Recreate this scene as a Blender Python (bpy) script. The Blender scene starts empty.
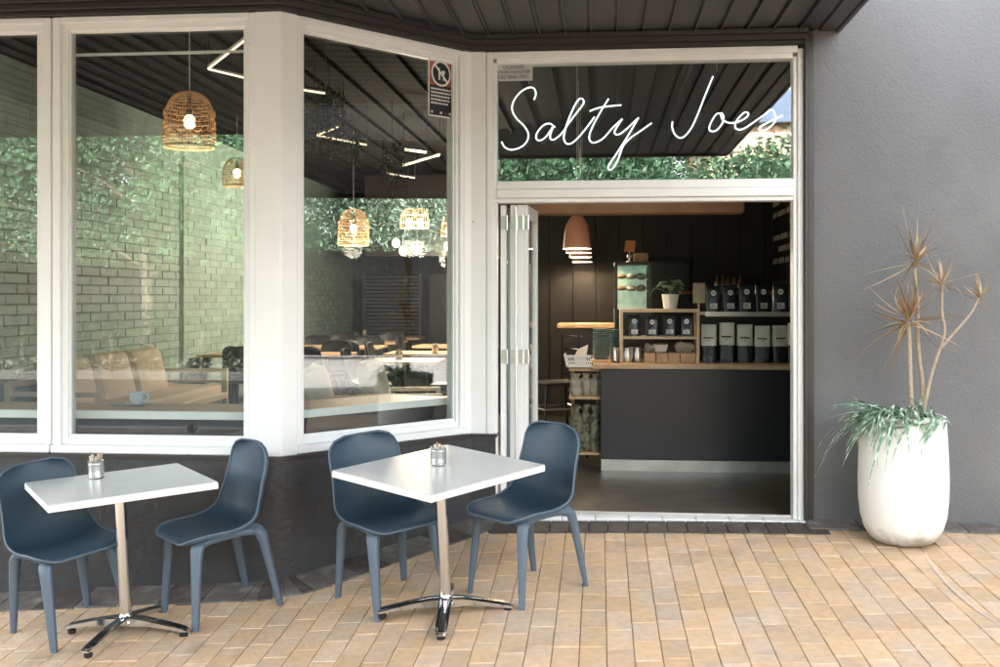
import bpy, bmesh, math, random
from mathutils import Vector, Matrix, Quaternion, noise
random.seed(7)
R = math.radians
PI = math.pi
scene = bpy.context.scene
COL = scene.collection

# ---------------------------------------------------------------- camera
F = 1050.0; YAW = math.atan(100 / 1050); H = 1.47; YH = 297.0; D = 7.06
ca, sa = math.cos(YAW), math.sin(YAW)
cam = bpy.data.cameras.new('camera'); cam.sensor_width = 36; cam.lens = 36 * F / 1000
cam.shift_y = -(333.5 - YH) / 1000; cam.clip_end = 2000; cam.clip_start = .05
camo = bpy.data.objects.new('camera', cam); COL.objects.link(camo)
camo.location = (0, 0, H); camo.rotation_euler = (PI / 2, 0, YAW)
scene.camera = camo
# ---------------------------------------------------------------- world, sun, exposure
SUN_EL, SUN_AZ = R(30), R(16)          # azimuth clockwise from +Y: behind the building, to the right, so the front is in open shade
w = bpy.data.worlds.new('World'); scene.world = w; w.use_nodes = True
nt = w.node_tree; bgn = nt.nodes['Background']
sky = nt.nodes.new('ShaderNodeTexSky'); sky.sky_type = 'NISHITA'; sky.sun_disc = False
sky.sun_elevation = SUN_EL; sky.sun_rotation = SUN_AZ; sky.dust_density = 4.0; sky.air_density = 1.0; sky.ozone_density = 1.0
hs = nt.nodes.new('ShaderNodeHueSaturation'); hs.inputs['Saturation'].default_value = .25
nt.links.new(sky.outputs[0], hs.inputs['Color']); nt.links.new(hs.outputs[0], bgn.inputs['Color'])
bgn.inputs['Strength'].default_value = .15
sl = bpy.data.lights.new('sun', 'SUN'); sl.energy = 3.4; sl.angle = R(1); sl.color = (1, .97, .92)
so = bpy.data.objects.new('sun', sl); COL.objects.link(so); so.location = (6, 12, 14)
sd = Vector((math.sin(SUN_AZ) * math.cos(SUN_EL), math.cos(SUN_AZ) * math.cos(SUN_EL), math.sin(SUN_EL)))
so.rotation_euler = sd.to_track_quat('Z', 'Y').to_euler()
scene.view_settings.view_transform = 'Standard'; scene.view_settings.look = 'None'
scene.view_settings.gamma = 1; scene.view_settings.exposure = 4.08
scene.render.engine = 'CYCLES'
cy = scene.cycles
cy.use_denoising = True; cy.max_bounces = 10; cy.transparent_max_bounces = 24; cy.diffuse_bounces = 5; cy.glossy_bounces = 5
cy.sample_clamp_indirect = 6; cy.caustics_reflective = False; cy.caustics_refractive = False

# ---------------------------------------------------------------- pixel -> place
def ray(x, y):
    u = (x - 500) / F; v = -(y - YH) / F
    return Vector((u * ca - sa, u * sa + ca, v))
CAM = Vector((0, 0, H))
def atY(x, y, Y): r = ray(x, y); return CAM + r * (Y / r.y)
def atZ(x, y, Z): r = ray(x, y); return CAM + r * ((Z - H) / r.z)
def proj(p):
    p = Vector(p) - CAM
    d = -sa * p.x + ca * p.y; r = ca * p.x + sa * p.y
    if d < .1: return (-9999, -9999, 1)
    return (500 + F * r / d, YH - F * p.z / d, F / d)
def gz(X, Y):
    X = min(3.2, max(-4.2, X)); y = min(.1, max(-3.0, Y - 7.06))
    return -.005 + .018 * X + .095 * y - .013 * X * y - .006 * X * X + .014 * y * y
def gnormal(X, Y):
    e = .05
    return Vector((-(gz(X + e, Y) - gz(X - e, Y)) / (2 * e), -(gz(X, Y + e) - gz(X, Y - e)) / (2 * e), 1)).normalized()

# ---------------------------------------------------------------- materials
def mat(name, col, rough=.5, metal=0., var=.12, ns=6., bump=0., bs=40., spec=.5, rnd=0., coat=0., emit=None, es=0., col2=None, c2s=3., c2lo=.5, c2hi=.65, rvar=0., trans=0., obj=False, spot=None):
    m = bpy.data.materials.new(name); m.use_nodes = True
    t = m.node_tree; n = t.nodes; L = t.links
    b = n['Principled BSDF']
    b.inputs['Roughness'].default_value = rough; b.inputs['Metallic'].default_value = metal
    b.inputs['Specular IOR Level'].default_value = spec; b.inputs['Coat Weight'].default_value = coat
    if trans: b.inputs['Transmission Weight'].default_value = trans
    g = n.new('ShaderNodeNewGeometry')
    if obj:
        tc = n.new('ShaderNodeTexCoord'); pos = tc.outputs['Object']
    else: pos = g.outputs['Position']
    def nz(scale, detail=5):
        q = n.new('ShaderNodeTexNoise'); q.inputs['Scale'].default_value = scale; q.inputs['Detail'].default_value = detail
        L.new(pos, q.inputs['Vector']); return q.outputs['Fac']
    def math_(op, a, bb):
        q = n.new('ShaderNodeMath'); q.operation = op
        for i, v in enumerate((a, bb)):
            if isinstance(v, (int, float)): q.inputs[i].default_value = v
            else: L.new(v, q.inputs[i])
        return q.outputs[0]
    val = math_('ADD', math_('MULTIPLY', math_('SUBTRACT', nz(ns), .5), 2 * var * 1.6), 1.0)
    rc = n.new('ShaderNodeRGB'); rc.outputs[0].default_value = (*col, 1); c = rc.outputs[0]
    if col2 is not None:
        mr = n.new('ShaderNodeMapRange'); mr.inputs['From Min'].default_value = c2lo; mr.inputs['From Max'].default_value = c2hi
        L.new(nz(c2s, 8), mr.inputs['Value'])
        mx = n.new('ShaderNodeMix'); mx.data_type = 'RGBA'; L.new(mr.outputs[0], mx.inputs[0]); L.new(c, mx.inputs[6]); mx.inputs[7].default_value = (*col2, 1)
        c = mx.outputs[2]
    for (ss, slo, shi, scol) in (spot or ()):
        mr = n.new('ShaderNodeMapRange'); mr.inputs['From Min'].default_value = slo; mr.inputs['From Max'].default_value = shi
        L.new(nz(ss, 7), mr.inputs['Value'])
        mx = n.new('ShaderNodeMix'); mx.data_type = 'RGBA'; L.new(mr.outputs[0], mx.inputs[0]); L.new(c, mx.inputs[6]); mx.inputs[7].default_value = (*scol, 1)
        c = mx.outputs[2]
    if rnd:
        oi = n.new('ShaderNodeObjectInfo')
        fr = math_('FRACT', math_('ADD', oi.outputs['Random'], g.outputs['Random Per Island']), 0)
        val = math_('MULTIPLY', val, math_('ADD', math_('MULTIPLY', math_('SUBTRACT', fr, .5), 2 * rnd), 1.0))
        hsn = n.new('ShaderNodeHueSaturation'); L.new(c, hsn.inputs['Color'])
        f2 = math_('FRACT', math_('MULTIPLY', fr, 7.31), 0)
        L.new(math_('ADD', math_('MULTIPLY', math_('SUBTRACT', f2, .5), .013 * min(1, rnd * 4)), .5), hsn.inputs['Hue'])
        L.new(math_('ADD', math_('MULTIPLY', math_('SUBTRACT', f2, .5), rnd * 1.1), 1.0), hsn.inputs['Saturation'])
        c = hsn.outputs[0]
    vm = n.new('ShaderNodeVectorMath'); vm.operation = 'SCALE'; L.new(c, vm.inputs[0]); L.new(val, vm.inputs['Scale'])
    L.new(vm.outputs[0], b.inputs['Base Color'])
    if rvar:
        L.new(math_('ADD', math_('MULTIPLY', math_('SUBTRACT', nz(ns * 1.7), .5), 2 * rvar), rough), b.inputs['Roughness'])
    if bump:
        bp = n.new('ShaderNodeBump'); bp.inputs['Strength'].default_value = bump; bp.inputs['Distance'].default_value = .01
        L.new(nz(bs, 6), bp.inputs['Height']); L.new(bp.outputs[0], b.inputs['Normal'])
    if emit:
        b.inputs['Emission Color'].default_value = (*emit, 1); b.inputs['Emission Strength'].default_value = es
    return m
def glassmat(name, ior=1.52, tint=(.93, .96, .95), rough=0.0):
    m = bpy.data.materials.new(name); m.use_nodes = True
    t = m.node_tree; n = t.nodes; L = t.links; n.remove(n['Principled BSDF'])
    fr = n.new('ShaderNodeFresnel')
    gg = n.new('ShaderNodeNewGeometry'); mrg = n.new('ShaderNodeMapRange'); mrg.inputs['To Min'].default_value = ior; mrg.inputs['To Max'].default_value = 1 / ior
    L.new(gg.outputs['Backfacing'], mrg.inputs['Value']); L.new(mrg.outputs[0], fr.inputs['IOR'])      # same Fresnel on both faces of the thin pane
    tr = n.new('ShaderNodeBsdfTransparent'); tr.inputs[0].default_value = (*tint, 1)
    gl = n.new('ShaderNodeBsdfGlossy'); gl.inputs['Roughness'].default_value = rough; gl.inputs['Color'].default_value = (1, 1, 1, 1)
    tc = n.new('ShaderNodeNewGeometry')
    ns = n.new('ShaderNodeTexNoise'); ns.inputs['Scale'].default_value = 1.3; L.new(tc.outputs['Position'], ns.inputs['Vector'])
    bp = n.new('ShaderNodeBump'); bp.inputs['Strength'].default_value = .004; bp.inputs['Distance'].default_value = .1
    L.new(ns.outputs['Fac'], bp.inputs['Height']); L.new(bp.outputs[0], gl.inputs['Normal'])
    mx = n.new('ShaderNodeMixShader'); L.new(fr.outputs[0], mx.inputs[0]); L.new(tr.outputs[0], mx.inputs[1]); L.new(gl.outputs[0], mx.inputs[2])
    L.new(mx.outputs[0], n['Material Output'].inputs['Surface'])
    return m
M = {}
M['paver'] = mat('paver', (.60, .408, .25), .8, var=.16, ns=22, bump=.35, bs=70, rnd=.115, spot=((3.1, .60, .74, (.42, .30, .20)), (1.3, .58, .75, (.62, .48, .35)), (55, .73, .77, (.25, .18, .13)), (11, .71, .76, (.33, .23, .16))), col2=(.54, .42, .31), c2s=5, c2lo=.45, c2hi=.7)
M['mortar'] = mat('mortar', (.29, .23, .17), .95, var=.3, ns=30)
M['border'] = mat('border', (.075, .062, .052), .8, var=.3, ns=18, bump=.4, bs=60, rnd=.14, col2=(.16, .14, .12), c2s=6, c2lo=.55, c2hi=.75)
M['concrete_edge'] = mat('concrete_edge', (.13, .115, .10), .85, var=.3, ns=14, bump=.5, bs=50, rnd=.1, col2=(.22, .2, .18), c2s=8)
M['white'] = mat('white_paint', (.81, .82, .815), .4, var=.04, ns=3, bump=.08, bs=30, col2=(.33, .30, .26), c2s=24, c2lo=.725, c2hi=.75)
M['dado'] = mat('dado_render', (.036, .037, .040), .55, var=.2, ns=9, bump=.8, bs=22, spot=((38, .735, .76, (.35, .33, .3)),), col2=(.042, .042, .043), c2s=7, c2lo=.6, c2hi=.8)
M['render'] = mat('grey_render', (.142, .143, .144), .75, spot=((.55, .52, .72, (.185, .186, .184)), (2.7, .6, .72, (.118, .118, .118)), (30, .715, .75, (.23, .23, .225))), var=.13, ns=2.2, bump=.55, bs=70, col2=(.112, .112, .111), c2s=1.1, c2lo=.42, c2hi=.7)
M['soffit'] = mat('soffit_metal', (.046, .047, .049), .42, var=.1, ns=3, bump=.04, bs=8)
M['gutter'] = mat('dark_trim', (.033, .029, .028), .4, var=.15, ns=10)
M['glass'] = glassmat('shop_glass', 1.84)
M['thin_glass'] = glassmat('clear_glass', 1.45)
M['floor'] = mat('polished_concrete', (.085, .075, .062), .32, var=.25, ns=2.5, col2=(.12, .108, .09), c2s=1.4, rvar=.1)
M['green'] = mat('green_paint_brick', (.34, .445, .40), .55, var=.10, ns=6, bump=.35, bs=50, rnd=.09, col2=(.27, .355, .32), c2s=7, c2lo=.55, c2hi=.7)
M['green_joint'] = mat('green_joint', (.26, .34, .305), .8, var=.2)
M['darkwall'] = mat('dark_wall', (.045, .041, .038), .45, var=.25, ns=2, bump=.08, bs=20, rvar=.12)
M['ceiling'] = mat('dark_ceiling', (.008, .008, .0085), .85, spec=.1, var=.15)
M['black'] = mat('black_satin', (.012, .012, .014), .38, var=.2)
M['slat'] = mat('black_slat', (.017, .016, .016), .3, var=.2)
M['bar'] = mat('bar_front', (.026, .029, .037), .36, var=.12, ns=3, rvar=.06)
M['timber'] = mat('pale_timber', (.56, .37, .22), .45, var=.18, ns=14, rnd=.05, col2=(.44, .28, .16), c2s=10, c2lo=.5, c2hi=.8)
M['beam'] = mat('beam_timber', (.30, .16, .08), .6, var=.3, ns=6)
M['ply'] = mat('ply_pale', (.64, .50, .35), .5, var=.12, ns=16)
M['navy'] = mat('navy_plastic', (.028, .058, .092), .46, var=.08, ns=5, rvar=.08, spot=((70, .74, .78, (.10, .12, .15)),), bump=.05, bs=300, obj=True)
M['navy_lit'] = mat('navy_plastic_lit', (.085, .118, .16), .5, var=.1, ns=9, spot=((80, .72, .77, (.2, .21, .22)),), obj=True)  # shell's navy, lightened: light falling on the legs is put into the colour
M['blackchair'] = mat('black_chair_plastic', (.02, .021, .023), .45, var=.1, obj=True)
M['laminate'] = mat('laminate_top', (.62, .625, .61), .26, var=.03, ns=7, rvar=.03, obj=True)
M['laminate_edge'] = mat('laminate_edge', (.72, .72, .70), .4, var=.02, obj=True)
M['chrome'] = mat('polished_steel', (.70, .715, .73), .1, 1, var=.03, rvar=.05, obj=True)
M['brushed'] = mat('brushed_steel', (.62, .61, .59), .33, 1, var=.1, ns=20)
M['rubber'] = mat('black_rubber', (.012, .012, .012), .6)
M['inlay'] = mat('dark_inlay', (.02, .02, .022), .25)
M['paper'] = mat('paper', (.75, .70, .62), .8, var=.1)
M['brownpaper'] = mat('brown_paper', (.45, .28, .15), .8, var=.15, ns=20)
M['pot'] = mat('white_pot', (.80, .795, .77), .6, var=.06, ns=4, bump=.12, bs=25, col2=(.70, .68, .64), c2s=3, c2lo=.55, c2hi=.8)
M['soil'] = mat('soil', (.03, .02, .014), .95, var=.4, ns=40, bump=1, bs=60)
M['stem'] = mat('pale_stem', (.40, .32, .23), .8, var=.25, ns=40, bump=.5, bs=120)
M['dryleaf'] = mat('dry_leaf', (.36, .23, .13), .6, var=.3, ns=14, rnd=.25, col2=(.30, .27, .13), c2s=9)
M['spider'] = mat('spider_leaf', (.15, .27, .17), .5, var=.25, ns=10, rnd=.3, col2=(.62, .72, .60), c2s=26, c2lo=.5, c2hi=.6)
M['leaf'] = mat('tree_leaf', (.08, .16, .088), .6, var=.35, ns=.9, rnd=.45)
M['leaf2'] = mat('tree_leaf_pale', (.095, .175, .10), .6, var=.35, ns=.9, rnd=.45)
M['hedge'] = mat('added_hedge_leaf', (.022, .038, .02), .7, var=.3, ns=2, rnd=.3)
M['ivy'] = mat('trailing_leaf', (.05, .09, .04), .6, var=.3, ns=9, rnd=.4)
M['bark'] = mat('bark', (.09, .07, .055), .9, var=.3, ns=12, bump=.8, bs=30)
M['asphalt'] = mat('asphalt', (.04, .04, .042), .9, var=.25, ns=20, bump=.4, bs=120)
M['footpath'] = mat('footpath', (.16, .15, .14), .9, var=.15, ns=3)
M['peach'] = mat('peach_render', (.62, .42, .27), .8, var=.08, ns=1.5)
M['bluegrey'] = mat('bluegrey_roof', (.10, .13, .2), .7, var=.1)
M['fence'] = mat('dark_fence', (.03, .028, .026), .7, var=.2)
M['cream'] = mat('cream_wall', (.55, .5, .42), .8, var=.1)
M['redbrick'] = mat('red_brick_wall', (.045, .03, .025), .8, var=.2, ns=8)
M['rattan'] = mat('rattan', (.46, .27, .13), .6, var=.25, ns=30)
M['copper'] = mat('copper_shade', (.70, .35, .21), .45, var=.08, ns=8)
M['shade_in'] = mat('shade_inside', (.85, .8, .72), .6, emit=(1, .75, .5), es=.025)
M['bulb'] = mat('lit_bulb', (1, .9, .7), .3, emit=(1, .72, .38), es=.6)
M['led'] = mat('led_tube', (1, .95, .88), .3, emit=(1, .74, .45), es=.16)
M['neon'] = mat('neon_tube', (1, 1, 1), .2, emit=(.86, 1.0, .97), es=.17)
M['acrylic'] = glassmat('acrylic_back', 1.35, (.9, .93, .92))
M['cush'] = mat('tan_cushion', (.62, .50, .37), .75, var=.08, ns=5, bump=.15, bs=60)
M['greycush'] = mat('grey_cushion', (.44, .42, .37), .8, var=.08, ns=5, bump=.15, bs=60)
M['frame_wood'] = mat('sofa_wood', (.62, .52, .38), .5, var=.1)
M['china'] = mat('grey_china', (.50, .56, .60), .25, var=.04)
M['teal'] = mat('teal_plate', (.06, .15, .185), .3, var=.15, rnd=.25)
M['bagblack'] = mat('black_foil_bag', (.045, .05, .065), .24, metal=.35, var=.2, bump=.7, bs=25)
M['bagwhite'] = mat('white_foil_bag', (.86, .87, .88), .4, var=.08, bump=.4, bs=25)
M['label'] = mat('label_white', (.78, .78, .78), .5, var=.03)
M['ink'] = mat('ink', (.02, .02, .02), .6, var=.05)
M['kick'] = mat('kick_metal', (.52, .52, .50), .35, .6, var=.2, ns=8, rvar=.1)
M['signred'] = mat('sign_red', (.36, .085, .05), .5, var=.04)
M['signblack'] = mat('sign_black', (.013, .013, .014), .45, var=.04)
M['signgrey'] = mat('plaque_grey', (.5, .51, .51), .5, var=.04)
M['orange'] = mat('orange_card', (.62, .26, .09), .6, var=.05)
M['fridge_in'] = mat('cabinet_inside', (.40, .55, .48), .4, var=.35, ns=16, emit=(.55, .8, .68), es=.015)
M['sack'] = mat('sack_cloth', (.40, .36, .29), .85, var=.3, ns=18, bump=.6, bs=50)
M['greensack'] = mat('green_sack', (.22, .23, .15), .85, col2=(.09, .07, .05), c2s=24, c2lo=.48, c2hi=.58, var=.35, ns=30, bump=.8, bs=60)
M['purple'] = mat('purple_cloth', (.14, .04, .16), .7)
M['maroon'] = mat('maroon_panel', (.018, .010, .010), .3, var=.15)
M['tarnish'] = mat('corrugated', (.35, .36, .36), .4, .5, var=.2)
M['potplant'] = mat('sage_leaf', (.16, .26, .19), .55, var=.2, ns=20, rnd=.2)

# ---------------------------------------------------------------- mesh building
class MB:
    def __init__(s): s.bm = bmesh.new()
    def v(s, p): return s.bm.verts.new(p)
    def face(s, vs):
        try: return s.bm.faces.new(vs)
        except ValueError: return None
    def box(s, x0, x1, y0, y1, z0, z1):
        c = [s.v((x, y, z)) for z in (z0, z1) for y in (y0, y1) for x in (x0, x1)]
        for f in ((0, 2, 3, 1), (4, 5, 7, 6), (0, 1, 5, 4), (2, 6, 7, 3), (0, 4, 6, 2), (1, 3, 7, 5)): s.face([c[i] for i in f])
        return s
    def prism(s, pts, z0, z1):
        a = [s.v((p[0], p[1], z0)) for p in pts]; b = [s.v((p[0], p[1], z1)) for p in pts]; n = len(pts)
        s.face(a[::-1]); s.face(b)
        for i in range(n): s.face([a[i], a[(i + 1) % n], b[(i + 1) % n], b[i]])
        return s
    def hexa(s, lo, hi):              # two quads of points
        a = [s.v(p) for p in lo]; b = [s.v(p) for p in hi]
        s.face(a[::-1]); s.face(b)
        for i in range(4): s.face([a[i], a[(i + 1) % 4], b[(i + 1) % 4], b[i]])
        return s
    def bar(s, p, q, a, b, up=(0, 0, 1)):       # box from p to q, width a (sideways), height b (along up)
        p, q = Vector(p), Vector(q); d = (q - p).normalized(); up = Vector(up)
        sx = d.cross(up)
        if sx.length < 1e-4: sx = d.cross(Vector((1, 0, 0)))
        sx.normalize(); u = sx.cross(d).normalized()
        o = [(-a / 2, -b / 2), (a / 2, -b / 2), (a / 2, b / 2), (-a / 2, b / 2)]
        return s.hexa([p + sx * i + u * j for i, j in o], [q + sx * i + u * j for i, j in o])
    def tube(s, pts, r, n=8, cap=True, sq=None):
        pts = [Vector(p) for p in pts]; k = len(pts); rs = r if hasattr(r, '__len__') else [r] * k
        prev = None; rings = []
        for i, p in enumerate(pts):
            d = (pts[min(i + 1, k - 1)] - pts[max(i - 1, 0)]).normalized()
            if prev is None:
                a = d.cross(Vector((0, 0, 1)))
                if a.length < .05: a = d.cross(Vector((1, 0, 0)))
                a.normalize()
            else:
                a = prev - d * prev.dot(d)
                if a.length < 1e-5: a = d.orthogonal()
                a.normalize()
            prev = a; b = d.cross(a)
            rings.append([s.v(p + (a * math.cos(2 * PI * j / n) + b * math.sin(2 * PI * j / n)) * rs[i]) for j in range(n)])
        for i in range(k - 1):
            for j in range(n): s.face([rings[i][j], rings[i][(j + 1) % n], rings[i + 1][(j + 1) % n], rings[i + 1][j]])
        if cap: s.face(rings[0][::-1]); s.face(rings[-1])
        return s
    def lathe(s, prof, n=24, c=(0, 0, 0), cap0=True, cap1=True, wob=None):
        rings = []
        for r, z in prof:
            rings.append([s.v((c[0] + r * (1 if not wob else wob(j / n, z)) * math.cos(2 * PI * j / n), c[1] + r * (1 if not wob else wob(j / n, z)) * math.sin(2 * PI * j / n), c[2] + z)) for j in range(n)])
        for i in range(len(rings) - 1):
            for j in range(n): s.face([rings[i][j], rings[i][(j + 1) % n], rings[i + 1][(j + 1) % n], rings[i + 1][j]])
        if cap0: s.face(rings[0][::-1])
        if cap1: s.face(rings[-1])
        return s
    def ball(s, c, r, n=10, m=7, sc=(1, 1, 1)):
        c = Vector(c)
        prof = [(math.sin(PI * i / m), -math.cos(PI * i / m)) for i in range(m + 1)]
        rings = [[s.v(c + Vector((a * math.cos(2 * PI * j / n) * r * sc[0], a * math.sin(2 * PI * j / n) * r * sc[1], b * r * sc[2]))) for j in range(n)] for a, b in prof[1:-1]]
        t = s.v(c - Vector((0, 0, r * sc[2]))); u = s.v(c + Vector((0, 0, r * sc[2])))
        for i in range(len(rings) - 1):
            for j in range(n): s.face([rings[i][j], rings[i][(j + 1) % n], rings[i + 1][(j + 1) % n], rings[i + 1][j]])
        for j in range(n): s.face([t, rings[0][(j + 1) % n], rings[0][j]]); s.face([u, rings[-1][j], rings[-1][(j + 1) % n]])
        return s
    def pillow(s, mtx, sx, sy, sz, n=10, p=.35):
        # cushion: two bulged sheets meeting at a seam; local x,y plane, z thickness
        def pt(i, j, sg):
            u = -1 + 2 * i / n; v = -1 + 2 * j / n
            h = ((1 - abs(u) ** 4) * (1 - abs(v) ** 4)) ** p
            k = 1 - .05 * (1 - abs(u)) * abs(v) ** 3; k2 = 1 - .05 * (1 - abs(v)) * abs(u) ** 3
            return mtx @ Vector((u * sx / 2 * k2, v * sy / 2 * k, sg * h * sz / 2))
        g = {}
        for sg in (1, -1):
            for i in range(n + 1):
                for j in range(n + 1):
                    e = i in (0, n) or j in (0, n)
                    if sg == -1 and e: g[(i, j, -1)] = g[(i, j, 1)]
                    else: g[(i, j, sg)] = s.v(pt(i, j, sg))
            for i in range(n):
                for j in range(n):
                    q = [g[(i, j, sg)], g[(i + 1, j, sg)], g[(i + 1, j + 1, sg)], g[(i, j + 1, sg)]]
                    s.face(q if sg == 1 else q[::-1])
        return s
    def ribbon(s, pts, ws, side):
        side = Vector(side); pr = None
        for p, wd in zip(pts, ws):
            p = Vector(p); a, b = s.v(p - side * wd / 2), s.v(p + side * wd / 2)
            if pr: s.face([pr[0], pr[1], b, a])
            pr = (a, b)
        return s
W = {}
def obj(name, mb, m, parent=None, bevel=0., seg=1, smooth=False, ang=40):
    bm = mb.bm
    if bevel: bmesh.ops.bevel(bm, geom=bm.edges[:], offset=bevel, segments=seg, affect='EDGES', clamp_overlap=True, profile=.6)
    bmesh.ops.recalc_face_normals(bm, faces=bm.faces[:])
    vs = [v.co for v in bm.verts]
    lo = Vector([min(v[i] for v in vs) for i in range(3)]); hi = Vector([max(v[i] for v in vs) for i in range(3)])
    c = Vector(((lo.x + hi.x) / 2, (lo.y + hi.y) / 2, lo.z))
    bmesh.ops.translate(bm, vec=-c, verts=bm.verts[:])
    me = bpy.data.meshes.new(name); bm.to_mesh(me); bm.free()
    me.materials.append(M[m] if isinstance(m, str) else m)
    if smooth:
        me.polygons.foreach_set('use_smooth', [True] * len(me.polygons)); me.set_sharp_from_angle(angle=R(ang))
    o = bpy.data.objects.new(name, me); COL.objects.link(o)
    if parent is not None: o.parent = parent; o.location = c - W[parent.name]
    else: o.location = c
    W[o.name] = c
    return o
def tag(o, label=None, cat=None, group=None, kind=None):
    if label: o['label'] = label
    if cat: o['category'] = cat
    if group: o['group'] = group
    if kind: o['kind'] = kind
    return o
def thing(name, loc, label=None, cat=None, group=None, local=False, rz=0, kind=None):
    e = bpy.data.objects.new(name, None); COL.objects.link(e); e.empty_display_size = .1
    e.location = loc; e.rotation_euler = (0, 0, rz)
    W[e.name] = Vector((0, 0, 0)) if local else Vector(loc)
    return tag(e, label, cat, group, kind)
def copy_tree(o, parent=None):
    c = o.copy(); COL.objects.link(c); c.parent = parent
    for ch in list(o.children): copy_tree(ch, c)
    return c
def lean(o, n, yaw):
    q = Vector((0, 0, 1)).rotation_difference(n)
    o.rotation_euler = (q.to_matrix() @ Matrix.Rotation(yaw, 3, 'Z')).to_euler()
def smoothpath(pts, k=6):
    pts = [Vector(p) for p in pts]; out = []
    for i in range(len(pts) - 1):
        p0, p1, p2, p3 = pts[max(i - 1, 0)], pts[i], pts[i + 1], pts[min(i + 2, len(pts) - 1)]
        for j in range(k):
            t = j / k
            out.append(.5 * ((2 * p1) + (p2 - p0) * t + (2 * p0 - 5 * p1 + 4 * p2 - p3) * t * t + (3 * p1 - p0 - 3 * p2 + p3) * t ** 3))
    out.append(pts[-1]); return out
def text_obj(name, s, size, mtx, m, parent, align='CENTER'):
    cu = bpy.data.curves.new('tmp', 'FONT'); cu.body = s; cu.size = size; cu.align_x = align; cu.align_y = 'CENTER'; cu.extrude = .0004; cu.resolution_u = 2
    t = bpy.data.objects.new('tmp', cu); COL.objects.link(t)
    bpy.context.view_layer.update()
    me = bpy.data.meshes.new_from_object(t.evaluated_get(bpy.context.evaluated_depsgraph_get()))
    bpy.data.objects.remove(t); bpy.data.curves.remove(cu)
    mb = MB(); mb.bm.from_mesh(me); bpy.data.meshes.remove(me)
    mb.bm.transform(mtx)
    return obj(name, mb, m, parent)

# ================================================================ SETTING
# wall line: left front, splayed front, door front
C1 = Vector((-1.847, 5.94)); C2 = Vector((-.883, 7.06))
AD = (C2 - C1).normalized(); AN = Vector((AD.y, -AD.x)); AL = (C2 - C1).length
def lw(s, out, z): return Vector((s, 5.94 - out, z))                       # s = X
def aw(s, out, z): p = C1 + AD * s + AN * out; return Vector((p.x, p.y, z))
def dw(s, out, z): return Vector((s, D - out, z))
def wbox(mb, fr, s0, s1, o0, o1, z0, z1):
    return mb.hexa([fr(s0, o1, z0), fr(s1, o1, z0), fr(s1, o0, z0), fr(s0, o0, z0)], [fr(s0, o1, z1), fr(s1, o1, z1), fr(s1, o0, z1), fr(s0, o0, z1)])
def corner_pts(out):   # the outline of the front at a given projection, left to right
    lft = Vector((-9.5, 5.94 - out))
    t = (5.94 - out - (C1 + AN * out).y) / AD.y; c = C1 + AN * out + AD * t
    t2 = (D - out - (C1 + AN * out).y) / AD.y; c2 = C1 + AN * out + AD * t2
    return lft, c, c2
def fronty(X, out=0.):
    l, c, c2 = corner_pts(out)
    if X < c.x: return c.y
    if X > c2.x: return c2.y
    return c.y + (c2.y - c.y) * (X - c.x) / (c2.x - c.x)

# ground sheets
g = MB(); NX, NY = 60, 40
vs = {}
for i in range(NX + 1):
    for j in range(NY + 1):
        X = -9 + 18 * i / NX; Y = -.6 + 7.64 * j / NY
        vs[i, j] = g.v((X, Y, gz(X, Y) - .012))
for i in range(NX):
    for j in range(NY): g.face([vs[i, j], vs[i + 1, j], vs[i + 1, j + 1], vs[i, j + 1]])
pav = tag(obj('pavement', g, 'mortar', smooth=True), 'brick pavement sloping gently up to the cafe door', None, kind='structure')
KZ = gz(0, 0)
b = MB(); b.box(-60, 60, -.75, -.6, KZ - .5, KZ + .01); tag(obj('kerb', b, 'footpath', bevel=.01), 'pale concrete kerb along the street', kind='structure')
b = MB(); b.box(-300, 300, -9.6, -.75, KZ - .6, KZ - .13); tag(obj('road', b, 'asphalt'), 'dark asphalt road across from the cafe', kind='structure')
b = MB(); b.box(-300, 300, -300, -9.6, KZ - .6, KZ - .02); b.box(-300, -9, -.6, 40, KZ - .6, KZ - .03); b.box(9, 300, -.6, 40, KZ - .6, KZ - .03); b.box(-300, 300, 40, 300, KZ - .6, KZ - .03)
tag(obj('ground', b, 'footpath'), 'pale paved ground beyond the street', kind='structure')

# brick pavers
BORD = .27
pm = MB(); pm.box(-.0605, .0605, -.1215, .1215, -.03, 0)
bm = pm.bm; bmesh.ops.bevel(bm, geom=[e for e in bm.edges if all(v.co.z > -.01 for v in e.verts)], offset=.0025, segments=1, affect='EDGES')
pme = bpy.data.meshes.new('paver'); bm.to_mesh(pme); pme.materials.append(M['paver'])
cands = []
X = -8.0; k = 0
while X < 5.5:
    off = random.uniform(0, .25) if True else 0
    Y = -.5 + off
    while True:
        yend = min(fronty(X - .05, .05), fronty(X + .05, .05)) - BORD + (.06 if -1.9 < X < -.75 else 0)
        if X > 1.33: yend = 7.04 - .2
        y0, y1 = Y, min(Y + .246, yend)
        if y1 - y0 < .03: break
        cands.append((X, (y0 + y1) / 2, (y1 - y0 - .004) / .243)); Y += .249
    X += .1245; k += 1
def visarea(c):
    x, y, s = proj((c[0], c[1], gz(c[0], c[1])))
    if -8 < x < 1008 and 500 < y < 674: return s * s * c[2] * (y - 200)
    return 0
cands.sort(key=visarea, reverse=True)
stuff = MB()
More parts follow.
